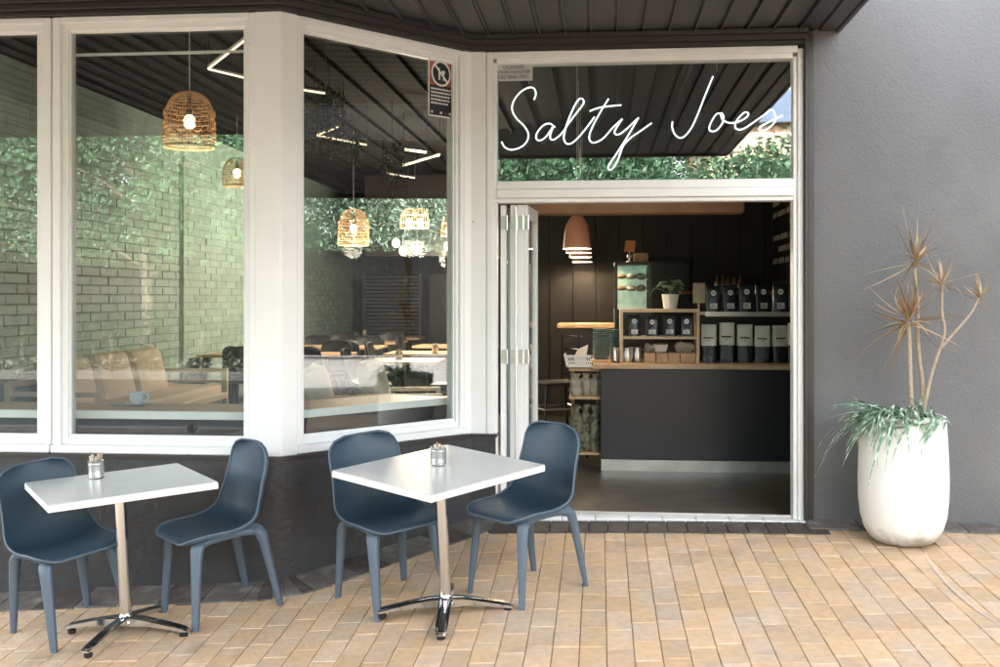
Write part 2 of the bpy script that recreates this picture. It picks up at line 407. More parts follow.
for i, (X, Y, sy) in enumerate(cands):
    z = gz(X, Y) + random.uniform(-.002, .002); n = (gnormal(X, Y) + Vector((random.uniform(-1, 1), random.uniform(-1, 1), 0)) * .007).normalized()
    rot = (Vector((0, 0, 1)).rotation_difference(n).to_matrix() @ Matrix.Rotation(random.uniform(-.004, .004), 3, 'Z')).to_4x4()
    mtx = Matrix.Translation((X, Y, z)) @ rot @ Matrix.Diagonal((1, sy, 1, 1))
    if i < 300 and visarea((X, Y, sy)) > 0:
        o = bpy.data.objects.new('paver', pme); COL.objects.link(o); o.parent = pav
        o.matrix_parent_inverse = Matrix.Identity(4)
        o.matrix_basis = Matrix.Translation(-W['pavement']) @ mtx
    else:
        lo = [mtx @ Vector(p) for p in ((-.0575, -.1185, 0), (.0575, -.1185, 0), (.0575, .1185, 0), (-.0575, .1185, 0))]
        ll = [mtx @ Vector(p) for p in ((-.0605, -.1215, -.004), (.0605, -.1215, -.004), (.0605, .1215, -.004), (-.0605, .1215, -.004))]
        a = [stuff.v(p) for p in lo]; bq = [stuff.v(p) for p in ll]; bc = [stuff.v(p + Vector((0, 0, -.02))) for p in ll]
        stuff.face(a)
        for q in range(4):
            stuff.face([bq[q], bq[(q + 1) % 4], a[(q + 1) % 4], a[q]]); stuff.face([bc[q], bc[(q + 1) % 4], bq[(q + 1) % 4], bq[q]])
tag(obj('paver_field', stuff, 'paver', pav), kind='stuff')

# dark border stones along the foot of the front
OUT = .055
l0, cA, cB = corner_pts(OUT)
path = [Vector((-9, l0.y))]
# rounded corner at cA
rad = .30; tl = rad * math.tan((PI / 2 - math.atan2(AD.x, AD.y)) / 2)
s_ = cA - Vector((1, 0)) * tl; cc = Vector((s_.x, s_.y + rad))
aend = math.atan2(AD.y, AD.x)
arc = [cc + Vector((math.sin(aend * i / 6), -math.cos(aend * i / 6))) * rad for i in range(7)]
path += arc + [cB, Vector((-.70, cB.y))]
def sample(path, step):
    out = []; acc = 0.
    for i in range(len(path) - 1):
        a, bb = path[i], path[i + 1]; L = (bb - a).length; n = max(1, round(L / step))
        for j in range(n): out.append(a.lerp(bb, j / n))
    out.append(path[-1]); return out
sp = sample(path, .24)
def offs(pts, o):
    res = []
    for i, p in enumerate(pts):
        d = (pts[min(i + 1, len(pts) - 1)] - pts[max(i - 1, 0)]).normalized(); res.append(p + Vector((d.y, -d.x)) * o)
    return res
so_ = offs(sp, BORD)
for i in range(len(sp) - 1):
    q = [so_[i], so_[i + 1], sp[i + 1], sp[i]]
    c = sum(q, Vector((0, 0))) / 4
    q = [c + (p - c) * .985 for p in q]
    dz = .006 + random.uniform(0, .003)
    m_ = MB(); m_.hexa([(p.x, p.y, gz(p.x, p.y) - .03) for p in q], [(p.x, p.y, gz(p.x, p.y) + dz + (.012 if k > 1 else 0)) for k, p in enumerate(q)])
    if sp[i].x > -4.2: obj('border_stone', m_, 'concrete_edge' if i % 3 else 'border', pav, bevel=.003)
X = -.70
while X < 1.33:
    m_ = MB(); x1 = X + .121; y0, y1 = 6.72, 6.965
    m_.hexa([(p, q, gz(p, q) - .03) for p, q in ((X, y0), (x1, y0), (x1, y1), (X, y1))], [(p, q, gz(p, q) + .007) for p, q in ((X, y0), (x1, y0), (x1, y1), (X, y1))])
    obj('border_stone', m_, 'border', pav, bevel=.003); X += .126
X = 1.33
while X < 4.6:
    x1 = X + .32; m_ = MB(); y0, y1 = 6.82, 7.05
    m_.hexa([(p, q, gz(p, q) - .03) for p, q in ((X, y0), (x1, y0), (x1, y1), (X, y1))], [(p, q, gz(p, q) + .012) for p, q in ((X, y0), (x1, y0), (x1, y1), (X, y1))])
    obj('border_stone', m_, 'concrete_edge', pav, bevel=.004); X += .325
# hairline chalk streak on the bricks by the pot
pts = [atZ(x, y, -.05) for x, y in ((925, 556), (932, 566), (945, 580), (965, 597), (985, 611), (1003, 622), (1030, 640))]
m_ = MB(); pts = smoothpath([(p.x, p.y, gz(p.x, p.y) + .0035) for p in pts], 5)
m_.ribbon(pts, [.004 + .016 * math.sin(PI * min(1, i / len(pts) + .15)) for i in range(len(pts))], (1, 0, 0))
M['chalk'] = mat('scuff_mark', (.62, .50, .39), .8, var=.2)
obj('scuff_mark', m_, 'chalk', pav)

# ================================================================ BUILDING
B = thing('cafe_building', (-.8, 7.5, 0), 'cafe shopfront with white timber windows, dark base and open folding door', 'building')
# lower dark wall
ou = [(p.x, p.y) for p in path if p.x > -9.1]
ins = [(-.70, 7.2), (-.95, 7.2), (-1.92, 6.06), (-9, 6.06)]
m_ = MB(); m_.prism(ou + ins, -.7, .53); obj('dado_wall', m_, 'dado', B, smooth=True, ang=30)
ol = offs([Vector(p) for p in ou], .012)
m_ = MB(); m_.prism([(p.x, p.y) for p in ol[:-1]] + [(-.688, ol[-1].y), (-.688, 7.15), (-.95, 7.15), (-1.92, 6.0), (-9, 6.0)], .53, .55); obj('dado_cap', m_, 'gutter', B)
GT, GB = 3.045, .638     # glass top / bottom
def window(fr, s0, s1, l, r, label, o_gl=-.05, sillext=(0, 0)):
    """one fixed light: s0..s1 is the glass, l / r the visible casing widths"""
    f = MB()
    wbox(f, fr, s0 - l, s0 - l * .45, -.10, .022, .6, 3.12)
    wbox(f, fr, s0 - l * .45, s0, -.09, .004, .6, 3.12)
    wbox(f, fr, s1, s1 + r * .45, -.09, .004, .6, 3.12)
    wbox(f, fr, s1 + r * .45, s1 + r, -.10, .022, .6, 3.12)
    wbox(f, fr, s0, s1, -.09, .004, GT, GT + .04)
    wbox(f, fr, s0 - l * .45, s1 + r * .45, -.1, .024, GT + .04, 3.121)
    wbox(f, fr, s0, s1, -.088, .004, .60, GB)
    fo = obj('shop_window', f, 'white', B, bevel=.004)
    fo['label'] = label
    st = MB()
    wbox(st, fr, s0 - l - sillext[0], s1 + r + sillext[1], -.09, .045, .552, .60); obj('sill', st, 'white', fo, bevel=.006)
    st = MB(); wbox(st, fr, s0, s1, -.03, -.012, GB, GB + .02); wbox(st, fr, s0, s1, -.03, -.012, GT - .014, GT)
    wbox(st, fr, s0, s0 + .012, -.03, -.012, GB + .02, GT - .014); wbox(st, fr, s1 - .012, s1, -.03, -.012, GB + .02, GT - .014)
    obj('glazing_bead', st, 'white', fo)
    gl = MB(); wbox(gl, fr, s0 + .001, s1 - .001, o_gl, o_gl + .008, GB + .001, GT - .001); obj('glass_pane', gl, 'glass', fo)
    return fo
window(lw, -4.95, -3.318, .09, .09, 'plain left window beside the green brick wall')
window(lw, -3.130, -2.056, .09, .07, 'left front window showing the tan sofa')
window(aw, .158, 1.355, .055, .055, 'splayed window showing the dining room', sillext=(.0, .02))
# white corner posts
m_ = MB(); q = [lw(-1.99, .03, 0), Vector((*corner_pts(.03)[1], 0)), aw(.105, .03, 0), aw(.105, -.1, 0), lw(-1.99, -.12, 0)]
m_.prism([(p.x, p.y) for p in q], .545, 3.122); obj('corner_post', m_, 'white', B, bevel=.006)
m_ = MB(); q = [aw(1.408, .026, 0), Vector((*corner_pts(.026)[2], 0)), dw(-.765, .026, 0), dw(-.765, -.1, 0), aw(1.408, -.1, 0)]
m_.prism([(p.x, p.y) for p in q], .545, 3.122); obj('corner_post', m_, 'white', B, bevel=.005)
# thin rail and cable line seen just inside the left window head
m_ = MB(); m_.box(-3.13, -2.056, 6.03, 6.045, 2.915, 2.93); obj('inner_rail', m_, 'white', B)
# wall over the window heads, with the dark gutter moulding
m_ = MB()
wbox(m_, lw, -9, -1.9, -.3, -.02, 3.122, 9.4); wbox(m_, aw, -.05, AL + .1, -.3, -.02, 3.122, 9.4); wbox(m_, dw, -.95, 1.40, -.3, -.02, 3.13, 9.4)
obj('upper_wall', m_, 'dado', B)  # unseen upper height is made up, raised so its shadow covers the road
for (o1, z0, z1) in ((.05, 3.124, 3.15), (.085, 3.15, 3.185), (.125, 3.185, 3.215)):
    l_, a_, b_ = corner_pts(o1)
    ll_, aa_, bb_ = corner_pts(-.01)
    m_ = MB(); m_.prism([(-9, l_.y), (a_.x, a_.y), (b_.x, b_.y), (1.345, b_.y), (1.345, bb_.y), (bb_.x, bb_.y), (aa_.x, aa_.y), (-9, ll_.y)], z0, z1)
    obj('head_moulding', m_, 'gutter', B, bevel=.004)
# door frame
m_ = MB()
m_.box(-.761, -.715, D - .028, D + .11, -.03, 3.12); m_.box(-.715, -.693, D - .01, D + .1, -.0, 3.05)
obj('door_jamb', m_, 'white', B, bevel=.004)
m_ = MB()
m_.box(1.290, 1.328, D - .028, D + .11, -.01, 3.10); m_.box(1.264, 1.290, D - .01, D + .1, -.0, 3.05)
obj('door_jamb', m_, 'white', B, bevel=.004)
m_ = MB(); m_.box(-.715, 1.290, D - .028, D + .11, 3.075, 3.12); m_.box(-.693, 1.264, D - .01, D + .1, 3.04, 3.075); obj('door_head', m_, 'white', B, bevel=.004)
m_ = MB(); m_.box(-.693, 1.264, D - .014, D + .1, 2.195, 2.25); m_.box(-.693, 1.264, D - .026, D + .1, 2.135, 2.193); m_.box(-.693, 1.264, D - .008, D + .1, 2.105, 2.133)
obj('transom_bar', m_, 'white', B, bevel=.004)
fan = MB(); fan.box(-.692, 1.263, D + .03, D + .038, 2.251, 3.039); obj('transom_pane', fan, 'glass', B)
m_ = MB(); m_.box(1.328, 1.352, D - .07, D + .1, -.01, 3.21); m_.box(1.352, 1.388, D - .05, D + .1, -.01, 3.21); obj('dark_stile', m_, 'gutter', B, bevel=.004)
X = -.69
th = MB(); th.box(-.7, 1.335, 7.0, 7.12, -.1, -.006); th = obj('threshold', th, 'mortar', B)
while X < 1.30:
    m_ = MB(); m_.box(X, min(X + .216, 1.333), 6.972, 7.075, -.035, .012); obj('tile', m_, 'white', th, bevel=.004); X += .22
m_ = MB(); m_.box(-.693, 1.264, 7.077, 7.115, -.01, .022); m_.box(-.693, 1.264, 7.085, 7.09, .022, .03); obj('door_track', m_, 'kick', B)
# folding leaves, stacked open against the left jamb
def leaf(xa, ya, xb, yb, t=.038):
    a = Vector((xa, ya, 0)); bq = Vector((xb, yb, 0)); d = (bq - a); L = d.length; d.normalize(); n = Vector((d.y, -d.x, 0))
    def fr(s, o, z): return a + d * s + n * o + Vector((0, 0, z))
    m_ = MB(); z0, z1 = .03, 2.095
    wbox(m_, fr, 0, .07, -t / 2, t / 2, z0, z1); wbox(m_, fr, L - .07, L, -t / 2, t / 2, z0, z1)
    wbox(m_, fr, .07, L - .07, -t / 2 + .001, t / 2 - .001, z0, z0 + .16); wbox(m_, fr, .07, L - .07, -t / 2 + .001, t / 2 - .001, z1 - .09, z1)
    lo_ = obj('door_leaf', m_, 'white', B, bevel=.003)
    gp = MB(); wbox(gp, fr, .07, L - .07, -.004, .004, z0 + .16, z1 - .09); obj('glass_pane', gp, 'glass', lo_)
    for z in (.25, 1.02, 1.93):
        h = MB(); wbox(h, fr, -.006, .028, t / 2, t / 2 + .006, z, z + .09); h.tube([fr(-.008, t / 2 + .006, z - .005), fr(-.008, t / 2 + .006, z + .095)], .007, 8)
        wbox(h, fr, -.004, .0, -t / 2 + .004, t / 2 - .004, z, z + .09)
        obj('hinge', h, 'brushed', lo_)
leaf(-.655, 7.12, -.655, 7.64); leaf(-.588, 7.11, -.592, 7.66); leaf(-.545, 7.11, -.535, 7.66); leaf(-.508, 7.11, -.468, 7.64)
for xx in (-.567,):
    m_ = MB(); m_.tube([(xx, 7.085, .03), (xx, 7.085, 2.08)], .006, 8); obj('drop_bolt', m_, 'brushed', B)
# interior shell
poly = [(-5.1, 6.06), (-1.9, 6.06), (-.95, 7.17), (3.0, 7.17), (3.0, 25), (-5.1, 25)]
m_ = MB(); m_.prism([(-5.1, 6.06), (-1.93, 6.06), (-.95, 7.2), (-.7, 7.2), (-.7, 7.12), (3.0, 7.12), (3.0, 25), (-5.1, 25)], -.2, 0.0)
tag(obj('interior_floor', m_, 'floor'), 'polished concrete floor inside the cafe', kind='structure')
m_ = MB(); m_.prism(poly, 3.55, 3.7); ceil = obj('ceiling', m_, 'ceiling', B)
m_ = MB(); m_.box(-5.3, 3.2, 25, 25.2, -.2, 3.7); obj('back_wall', m_, 'darkwall', B)
m_ = MB(); m_.box(2.08, 2.28, 7.35, 13.0, -.2, 3.7); obj('side_wall', m_, 'darkwall', B)
m_ = MB(); m_.box(-5.6, -5.1, 6.06, 25, 3.2, 9.4); m_.box(-5.3, -5.109, 6.06, 25, -.2, 3.2); gw = obj('brick_wall', m_, 'green_joint', B)
gw['label'] = 'pale green painted brick side wall'
# bricks of the side wall
cb = []
row = 0; z = .02
while z < 3.18:
    Y = 6.1 + (row % 2) * .19 + random.uniform(-.02, .02)
    while Y < 24.8:
        cb.append((Y, z)); Y += .385
    z += .0925; row += 1
def bvis(c):
    x, y, s = proj((-5.1, c[0] + .19, c[1] + .04))
    if (0 <= x < 245 or 303 < x < 400) and 150 < y < 412: return s * s
    return 0
cb.sort(key=bvis, reverse=True)
bme = MB().box(-.02, 0, .0, .374, 0, .083); bmesh.ops.bevel(bme.bm, geom=bme.bm.edges[:], offset=.004, segments=1, affect='EDGES')
bmesh_ = bpy.data.meshes.new('brick'); bme.bm.to_mesh(bmesh_); bmesh_.materials.append(M['green'])
bst = MB()
for i, (Y, z) in enumerate(cb):
    dx = random.uniform(-.003, .004)
    if i < 300 and bvis((Y, z)) > 0:
        o = bpy.data.objects.new('brick', bmesh_); COL.objects.link(o); o.parent = gw
        o.location = Vector((-5.1 + dx, Y, z)) - W[gw.name]; o.rotation_euler = (random.uniform(-.004, .004), 0, 0)
    else: bst.box(-5.12, -5.1 + dx, Y, Y + .374, z, z + .083)
tag(obj('brick_field', bst, 'green', gw), kind='stuff')
m_ = MB(); m_.tube([(-5.07, 12.4, 0), (-5.07, 12.4, 3.3)], .02, 10); obj('downpipe', m_, 'green', B, smooth=True)
# bar block wall behind the counter, beams, bulkhead
m_ = MB(); m_.box(-1.25, 3.0, 13.0, 13.15, 0, 3.55); m_.box(-1.25, -1.1, 13.15, 25, 0, 3.55); obj('bar_wall', m_, 'darkwall', B)
for i in range(14):
    m_ = MB(); x = -1.2 + i * .29
    if x > 1.79: break
    m_.box(x, x + .28, 12.975, 12.999, 0, 2.62); obj('wall_panel', m_, 'darkwall', B, bevel=.004)
m_ = MB(); m_.box(-1.25, 2.07, 12.85, 12.97, 2.63, 2.8); obj('beam', m_, 'beam', B, bevel=.01)
m_ = MB(); m_.box(-.62, 1.12, 8.3, 8.5, 2.125, 2.32); obj('beam', m_, 'beam', B, bevel=.01)
m_ = MB(); m_.box(-3.9, -1.25, 17.2, 17.35, 2.15, 3.5); obj('bulkhead', m_, 'maroon', B)
for i in range(25):     # ceiling battens
    x = -4.95 + i * .32; m_ = MB(); m_.box(x, x + .04, max(6.1, fronty(x, -.45)), 13.0 if x > -1.3 else 20, 3.50, 3.55); obj('ceiling_batten', m_, 'ceiling', B)
# ---------------------------------------------------------------- awning
A = thing('street_awning', (-2, 3.5, 3.2), 'dark ribbed metal awning over the footpath in front of the cafe', 'awning')
X = -8.0; PITCH = .1685
while X < 1.40:
    x1 = min(X + PITCH, 1.42)
    ye = max(fronty(X, .0), fronty(x1, .0))
    m_ = MB(); m_.box(X + .022, x1, 1.2, ye, 3.222, 3.232); obj('soffit_panel', m_, 'soffit', A)
    m_ = MB(); m_.box(X, X + .021, 1.2, ye, 3.232, 3.245); m_.box(X + .019, X + .027, 1.2, ye, 3.200, 3.2215); obj('rib', m_, 'soffit', A)
    X += PITCH
m_ = MB(); m_.box(1.421, 1.53, 1.2, 7.03, 3.205, 3.235); m_.box(1.53, 1.56, 1.15, 7.03, 3.195, 3.60); obj('end_fascia', m_, 'gutter', A, bevel=.004)
m_ = MB(); m_.box(-8, 1.53, 1.15, 1.195, 3.19, 3.60); obj('front_fascia', m_, 'gutter', A, bevel=.004)
m_ = MB(); m_.box(-8, 1.53, 1.195, 7.0, 3.56, 3.598); obj('roof_sheet', m_, 'soffit', A)
# ---------------------------------------------------------------- grey rendered wall
m_ = MB(); m_.box(1.389, 5.2, 7.035, 7.3, -.4, 9.5)
tag(obj('rendered_wall', m_, 'render'), 'grey rendered wall behind the white planter', 'wall')

# ================================================================ OUTDOOR FURNITURE
def shell_mesh(thick=.016):
    prof = smoothpath([(0, -.262, .446), (0, -.245, .459), (0, -.20, .467), (0, -.10, .462), (0, .03, .448), (0, .125, .455), (0, .19, .50), (0, .222, .58), (0, .245, .68), (0, .268, .79), (0, .282, .868)], 3)
    n = len(prof); ln = [0]
    for i in range(1, n): ln.append(ln[-1] + (prof[i] - prof[i - 1]).length)
    T = ln[-1]; NV = 16; top = []; bot = []
    for i, p in enumerate(prof):
        s = ln[i]; t = s / T
        wd = .218 + .022 * math.sin(PI * min(1, t / .75)) - .012 * max(0, t - .6) / .4
        r = .11
        for dd, rr in ((s, .09), (T - s, .10)):
            if dd < rr: wd = wd - rr + math.sqrt(max(0, rr * rr - (rr - dd) ** 2))
        d = (prof[min(i + 1, n - 1)] - prof[max(i - 1, 0)]).normalized()
        nn = Vector((0, -d.z, d.y))        # up on the seat, forward on the back
        cup = .016 * min(1, s / .12) + .05 * math.exp(-((t - .55) / .2) ** 2) + .022 * (t > .55) * min(1, (t - .55) / .2)
        rt, rb = [], []
        for j in range(NV + 1):
            v = -1 + 2 * j / NV
            q = p + Vector((v * wd, 0, 0)) + nn * cup * abs(v) ** 2.2
            rt.append(q); rb.append(q - nn * thick)
        top.append(rt); bot.append(rb)
    m_ = MB(); a = [[m_.v(q) for q in r] for r in top]; b = [[m_.v(q) for q in r] for r in bot]
    for i in range(n - 1):
        for j in range(NV):
            m_.face([a[i][j], a[i][j + 1], a[i + 1][j + 1], a[i + 1][j]]); m_.face([b[i][j], b[i + 1][j], b[i + 1][j + 1], b[i][j + 1]])
        for j in (0, NV): m_.face([a[i][j], a[i + 1][j], b[i + 1][j], b[i][j]])
    for i in (0, n - 1):
        for j in range(NV): m_.face([a[i][j], a[i][j + 1], b[i][j + 1], b[i][j]])
    per = [r[0] for r in top] + top[-1][1:-1] + [r[-1] for r in top[::-1]] + top[0][1:-1][::-1]
    return m_, per
def leg_mesh(sx, sy):
    # flat tapered leg bending out of the frame under the seat
    cx, cyy = sx * .135, sy * .115 + .005
    fx, fy = sx * .205, sy * .242
    pts = [(cx, cyy, .434), (sx * .164, sy * .164, .427), (sx * .175, sy * .184, .392), (sx * .184, sy * .200, .30), (fx, fy, 0)]
    ws = [(.030, .012), (.034, .021), (.031, .026), (.026, .022), (.016, .0135)]
    pts = smoothpath(pts, 3); m_ = MB(); prev = None; n = len(pts); rings = []
    for i, p in enumerate(pts):
        k = min(len(ws) - 2, i // 3); f = i / 3 - k; a_ = ws[k][0] * (1 - f) + ws[k + 1][0] * f; b_ = ws[k][1] * (1 - f) + ws[k + 1][1] * f
        d = (pts[min(i + 1, n - 1)] - pts[max(i - 1, 0)]).normalized()
        if i == n - 1: d = Vector((0, 0, -1))
        u = Vector((sx * .7, sy * .7, 0)); u = (u - d * u.dot(d)).normalized(); s_ = d.cross(u)
        ring = []
        for q in range(10):
            th_ = 2 * PI * q / 10; c_, ss = math.cos(th_), math.sin(th_)
            ring.append(m_.v(p + u * b_ * math.copysign(abs(c_) ** .42, c_) + s_ * a_ * math.copysign(abs(ss) ** .42, ss)))
        rings.append(ring)
    for i in range(n - 1):
        for q in range(10): m_.face([rings[i][q], rings[i][(q + 1) % 10], rings[i + 1][(q + 1) % 10], rings[i + 1][q]])
    m_.face(rings[0]); m_.face(rings[-1])
    return m_
def make_chair(sm, lm, label, group=None):
    t = thing('chair', (0, 0, 0), label, 'chair', group, local=True)
    sh, per = shell_mesh(); o = obj('shell', sh, sm, t, smooth=True, ang=60)
    rm = MB(); rm.tube(per + per[:2], .0065, 6, cap=False); obj('rim', rm, lm, o, smooth=True, ang=80)  # rim in leg colour: worn edge plus edge highlight put into the colour
    u = MB()
    for sx in (-1, 1): u.tube(smoothpath([(sx * .158, -.155, .418), (sx * .150, -.08, .430), (sx * .150, .08, .430), (sx * .158, .155, .418)], 3), .020, 8)
    for sy in (-1, 1): u.tube(smoothpath([(-.16, sy * .152, .418), (-.07, sy * .135, .428), (.07, sy * .135, .428), (.16, sy * .152, .418)], 3), .018, 8)
    obj('seat_frame', u, lm, t, smooth=True)
    for sx in (-1, 1):
        for sy in (-1, 1): obj('leg', leg_mesh(sx, sy), lm, t, smooth=True, ang=50)
    return t
def put(o, x, y, fx, fy, ground=True, z=0):
    yaw = math.atan2(fy, fx) + PI / 2
    if ground:
        o.location = (x, y, gz(x, y) + .001); lean(o, gnormal(x, y), yaw)
    else: o.location = (x, y, z); o.rotation_euler = (0, 0, yaw)
    return o
ch = make_chair('navy', 'navy_lit', 'x', 'navy shell chairs at the outdoor tables')
spots = [((-2.784, 5.321), (.379, -.289), 'navy plastic shell chair left of the table that holds paper sugar sticks'),
         ((-2.038, 5.525), (-.337, -.337), 'navy plastic shell chair against the rounded corner of the dark wall'),
         ((-1.118, 5.581), (.31, -.387), 'navy plastic shell chair in front of the splayed window and dark wall'),
         ((-.390, 5.712), (-.3415, -.376), 'navy plastic shell chair standing before the open doorway')]
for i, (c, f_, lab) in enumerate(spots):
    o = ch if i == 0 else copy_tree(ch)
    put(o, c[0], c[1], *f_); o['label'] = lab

def make_table(gc, wd, dp, yaw, tx, ty, h, label, off=(0, 0)):
    z0 = gz(*gc); n = Vector((-tx, -ty, 1)).normalized()
    t = thing('cafe_table', (gc[0], gc[1], z0), label, 'table', 'outdoor cafe tables', local=True)
    lean(t, n, yaw); cyw, syw = math.cos(yaw), math.sin(yaw); ox, oy = off[0] * cyw + off[1] * syw, -off[0] * syw + off[1] * cyw
    tp = MB(); tp.box(ox - wd / 2 + .003, ox + wd / 2 - .003, oy - dp / 2 + .003, oy + dp / 2 - .003, h - .004, h); top = obj('tabletop', tp, 'laminate', t)
    ed = MB(); ed.box(ox - wd / 2, ox + wd / 2, oy - dp / 2, oy + dp / 2, h - .036, h - .0045); obj('edge_band', ed, 'laminate_edge', top, bevel=.003)
    pl = MB(); pl.box(ox - .14, ox + .14, oy - .14, oy + .14, h - .046, h - .037); obj('mounting_plate', pl, 'rubber', t)
    c = MB(); c.tube([(0, 0, .075), (ox, oy, h - .047)], .0295, 24); obj('column', c, 'chrome', t, smooth=True)
    hb = MB(); hb.lathe([(.05, .055), (.056, .07), (.05, .088), (.036, .098), (.031, .115)], 20); obj('hub', hb, 'chrome', t, smooth=True)
    d0 = math.atan2(dp, wd)
    for k, an in enumerate((d0, PI - d0, PI + d0, -d0)):
        dr = Vector((math.cos(an), math.sin(an), 0)); sd_ = Vector((-dr.y, dr.x, 0))
        prof = [(.03, .100, .034, .045), (.10, .096, .033, .038), (.2, .082, .031, .028), (.30, .064, .030, .023), (.365, .051, .028, .019), (.388, .040, .018, .010)]
        prof = [(r * .9, zz, hw, hh) for r, zz, hw, hh in prof]
        m_ = MB(); rings = []
        for (r, zz, hw, hh) in prof:
            p = dr * r
            rings.append([m_.v(p + sd_ * a_ + Vector((0, 0, zz + b_))) for a_, b_ in ((-hw, -hh), (hw, -hh), (hw, -.006), (hw * .7, 0), (-hw * .7, 0), (-hw, -.006))])
        for i in range(len(rings) - 1):
            for q in range(6): m_.face([rings[i][q], rings[i][(q + 1) % 6], rings[i + 1][(q + 1) % 6], rings[i + 1][q]])
        m_.face(rings[0]); m_.face(rings[-1])
        lg = obj('foot', m_, 'chrome', t, smooth=True, ang=35)
        il = MB(); pr = None
        for (r, zz, hw, hh) in prof[2:5]:
            p = dr * (r + .005); q = [il.v(p + sd_ * a_ + Vector((0, 0, zz + .0012))) for a_ in (-hw * .55, hw * .55)]
            if pr: il.face([pr[0], pr[1], q[1], q[0]])
            pr = q
        obj('inlay', il, 'inlay', lg)
        gl = MB(); gl.lathe([(.016, 0), (.021, .006), (.021, .02), (.012, .026), (.010, .036)], 14, dr * .322); obj('glide', gl, 'rubber', lg, smooth=True)
    return t, n, z0
t2, n2, z2 = make_table((-.788, 5.335), .83, .71, .94, -.0133, .074, .763, 'white square cafe table on chrome pedestal under the splayed window', (-.0345, .026))
t1, n1, z1 = make_table((-2.424, 5.20), .796, .785, .6464, .047, .017, .79, 'white square cafe table on chrome pedestal under the left front window')
def sugar_tin(px, py, gc, tx, ty, h, n, label, sticks):
    c = Vector((gc[0], gc[1], gz(*gc))) + n * h
    p = atZ(px, py, c.z)
    for _ in range(20): p = atZ(px, py, c.z + tx * (p.x - c.x) + ty * (p.y - c.y))
    t = thing('sugar_tin', p, label, 'tin', 'steel sugar tins on the outdoor tables', local=True); lean(t, n, .3)
    m_ = MB(); m_.lathe([(.036, .001), (.041, .006), (.041, .088), (.043, .092), (.040, .092), (.0385, .087), (.0385, .012)], 24); obj('cup', m_, 'brushed', t, smooth=True)
    m_ = MB()
    for zz in (.02, .03, .075): m_.lathe([(.0412, zz), (.0419, zz + .002), (.0412, zz + .004)], 24, cap0=False, cap1=False)
    obj('band', m_, 'chrome', t, smooth=True)
    for i in range(sticks[0]):
        a_ = random.uniform(0, 2 * PI); r_ = random.uniform(.004, .03); a2 = a_ + random.uniform(-.6, .6)
        top = sticks[1] + random.uniform(-.022, .008)
        s_ = MB(); s_.bar((r_ * .5 * math.cos(a_), r_ * .5 * math.sin(a_), .014), (r_ * 1.25 * math.cos(a2), r_ * 1.25 * math.sin(a2), top), .013, .003, (math.cos(a_ + 1), math.sin(a_ + 1), 0))
        obj('sugar_stick', s_, random.choice(['paper', 'paper', 'brownpaper', 'label']), t)
sugar_tin(96.5, 478, (-2.424, 5.20), .047, .017, .79, n1, 'round steel tin packed with paper sugar sticks standing above its rim', (18, .122))
sugar_tin(438.5, 464.5, (-.788, 5.335), -.0133, .074, .763, n2, 'round steel tin with sugar sachets barely showing, below the splayed window', (12, .104))

# ---------------------------------------------------------------- planter
pp = atY(903, 520, 6.60); PX, PY = pp.x, 6.60; PZ = gz(PX, PY)
P = thing('planter', (PX, PY, PZ), 'tall rounded white concrete planter against the grey wall', 'planter', local=True)
prof = [(.125, 0), (.158, .006), (.197, .035), (.228, .09), (.250, .17), (.260, .27), (.2625, .38), (.259, .52), (.250, .68), (.245, .765), (.243, .772), (.226, .772), (.224, .70)]
m_ = MB(); m_.lathe([(r, z * 1.0) for r, z in prof], 56, cap1=True); po = obj('pot', m_, 'pot', P, smooth=True, ang=50)
# grime on the lower edge of the pot is in the material below
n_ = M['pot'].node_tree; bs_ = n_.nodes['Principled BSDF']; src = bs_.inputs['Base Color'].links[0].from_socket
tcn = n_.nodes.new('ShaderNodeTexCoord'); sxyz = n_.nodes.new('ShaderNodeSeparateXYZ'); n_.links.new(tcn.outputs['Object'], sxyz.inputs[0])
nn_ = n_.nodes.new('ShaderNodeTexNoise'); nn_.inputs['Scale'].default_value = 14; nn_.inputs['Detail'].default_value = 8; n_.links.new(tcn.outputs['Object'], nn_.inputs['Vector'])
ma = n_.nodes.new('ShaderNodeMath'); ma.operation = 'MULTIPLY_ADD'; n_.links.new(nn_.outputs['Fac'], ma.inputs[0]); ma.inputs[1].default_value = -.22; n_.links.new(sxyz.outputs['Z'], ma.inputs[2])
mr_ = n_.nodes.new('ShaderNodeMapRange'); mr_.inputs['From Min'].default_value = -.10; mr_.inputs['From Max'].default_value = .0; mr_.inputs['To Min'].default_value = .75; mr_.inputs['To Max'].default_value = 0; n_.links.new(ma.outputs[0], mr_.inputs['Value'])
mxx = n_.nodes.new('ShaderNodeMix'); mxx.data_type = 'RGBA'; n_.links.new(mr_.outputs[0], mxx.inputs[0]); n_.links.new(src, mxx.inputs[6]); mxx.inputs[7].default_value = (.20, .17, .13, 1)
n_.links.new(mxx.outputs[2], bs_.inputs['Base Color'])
m_ = MB(); m_.lathe([(.223, .725), (.1, .745), (.01, .75)], 30, cap0=False); obj('soil', m_, 'soil', P)
def dpt(x, y, dy=0): return atY(x, y, PY + dy)
DR = thing('dracaena', (PX, PY, PZ + .74), 'bare stemmed spiky dracaena with dry brown leaf tufts in the white planter', 'plant')
stems = [([(912, 421, .0), (910.5, 380, 0), (909.5, 345, -.02), (908.6, 322, -.02)], .014, .011),
         ([(921, 420, .02), (922.6, 385, .02), (919.4, 360, .03), (917.5, 330, .03), (917.7, 300, .02), (914.7, 275, .02), (914.7, 262, .02)], .013, .010),
         ([(922, 420, -.03), (931, 376, -.03), (940, 348, -.03), (944.6, 331, -.04), (942, 312, -.04), (942, 285, -.04)], .011, .007),
         ([(940, 349, -.03), (955, 332, -.03), (970, 314.5, -.02), (979, 298, -.02)], .008, .006)]
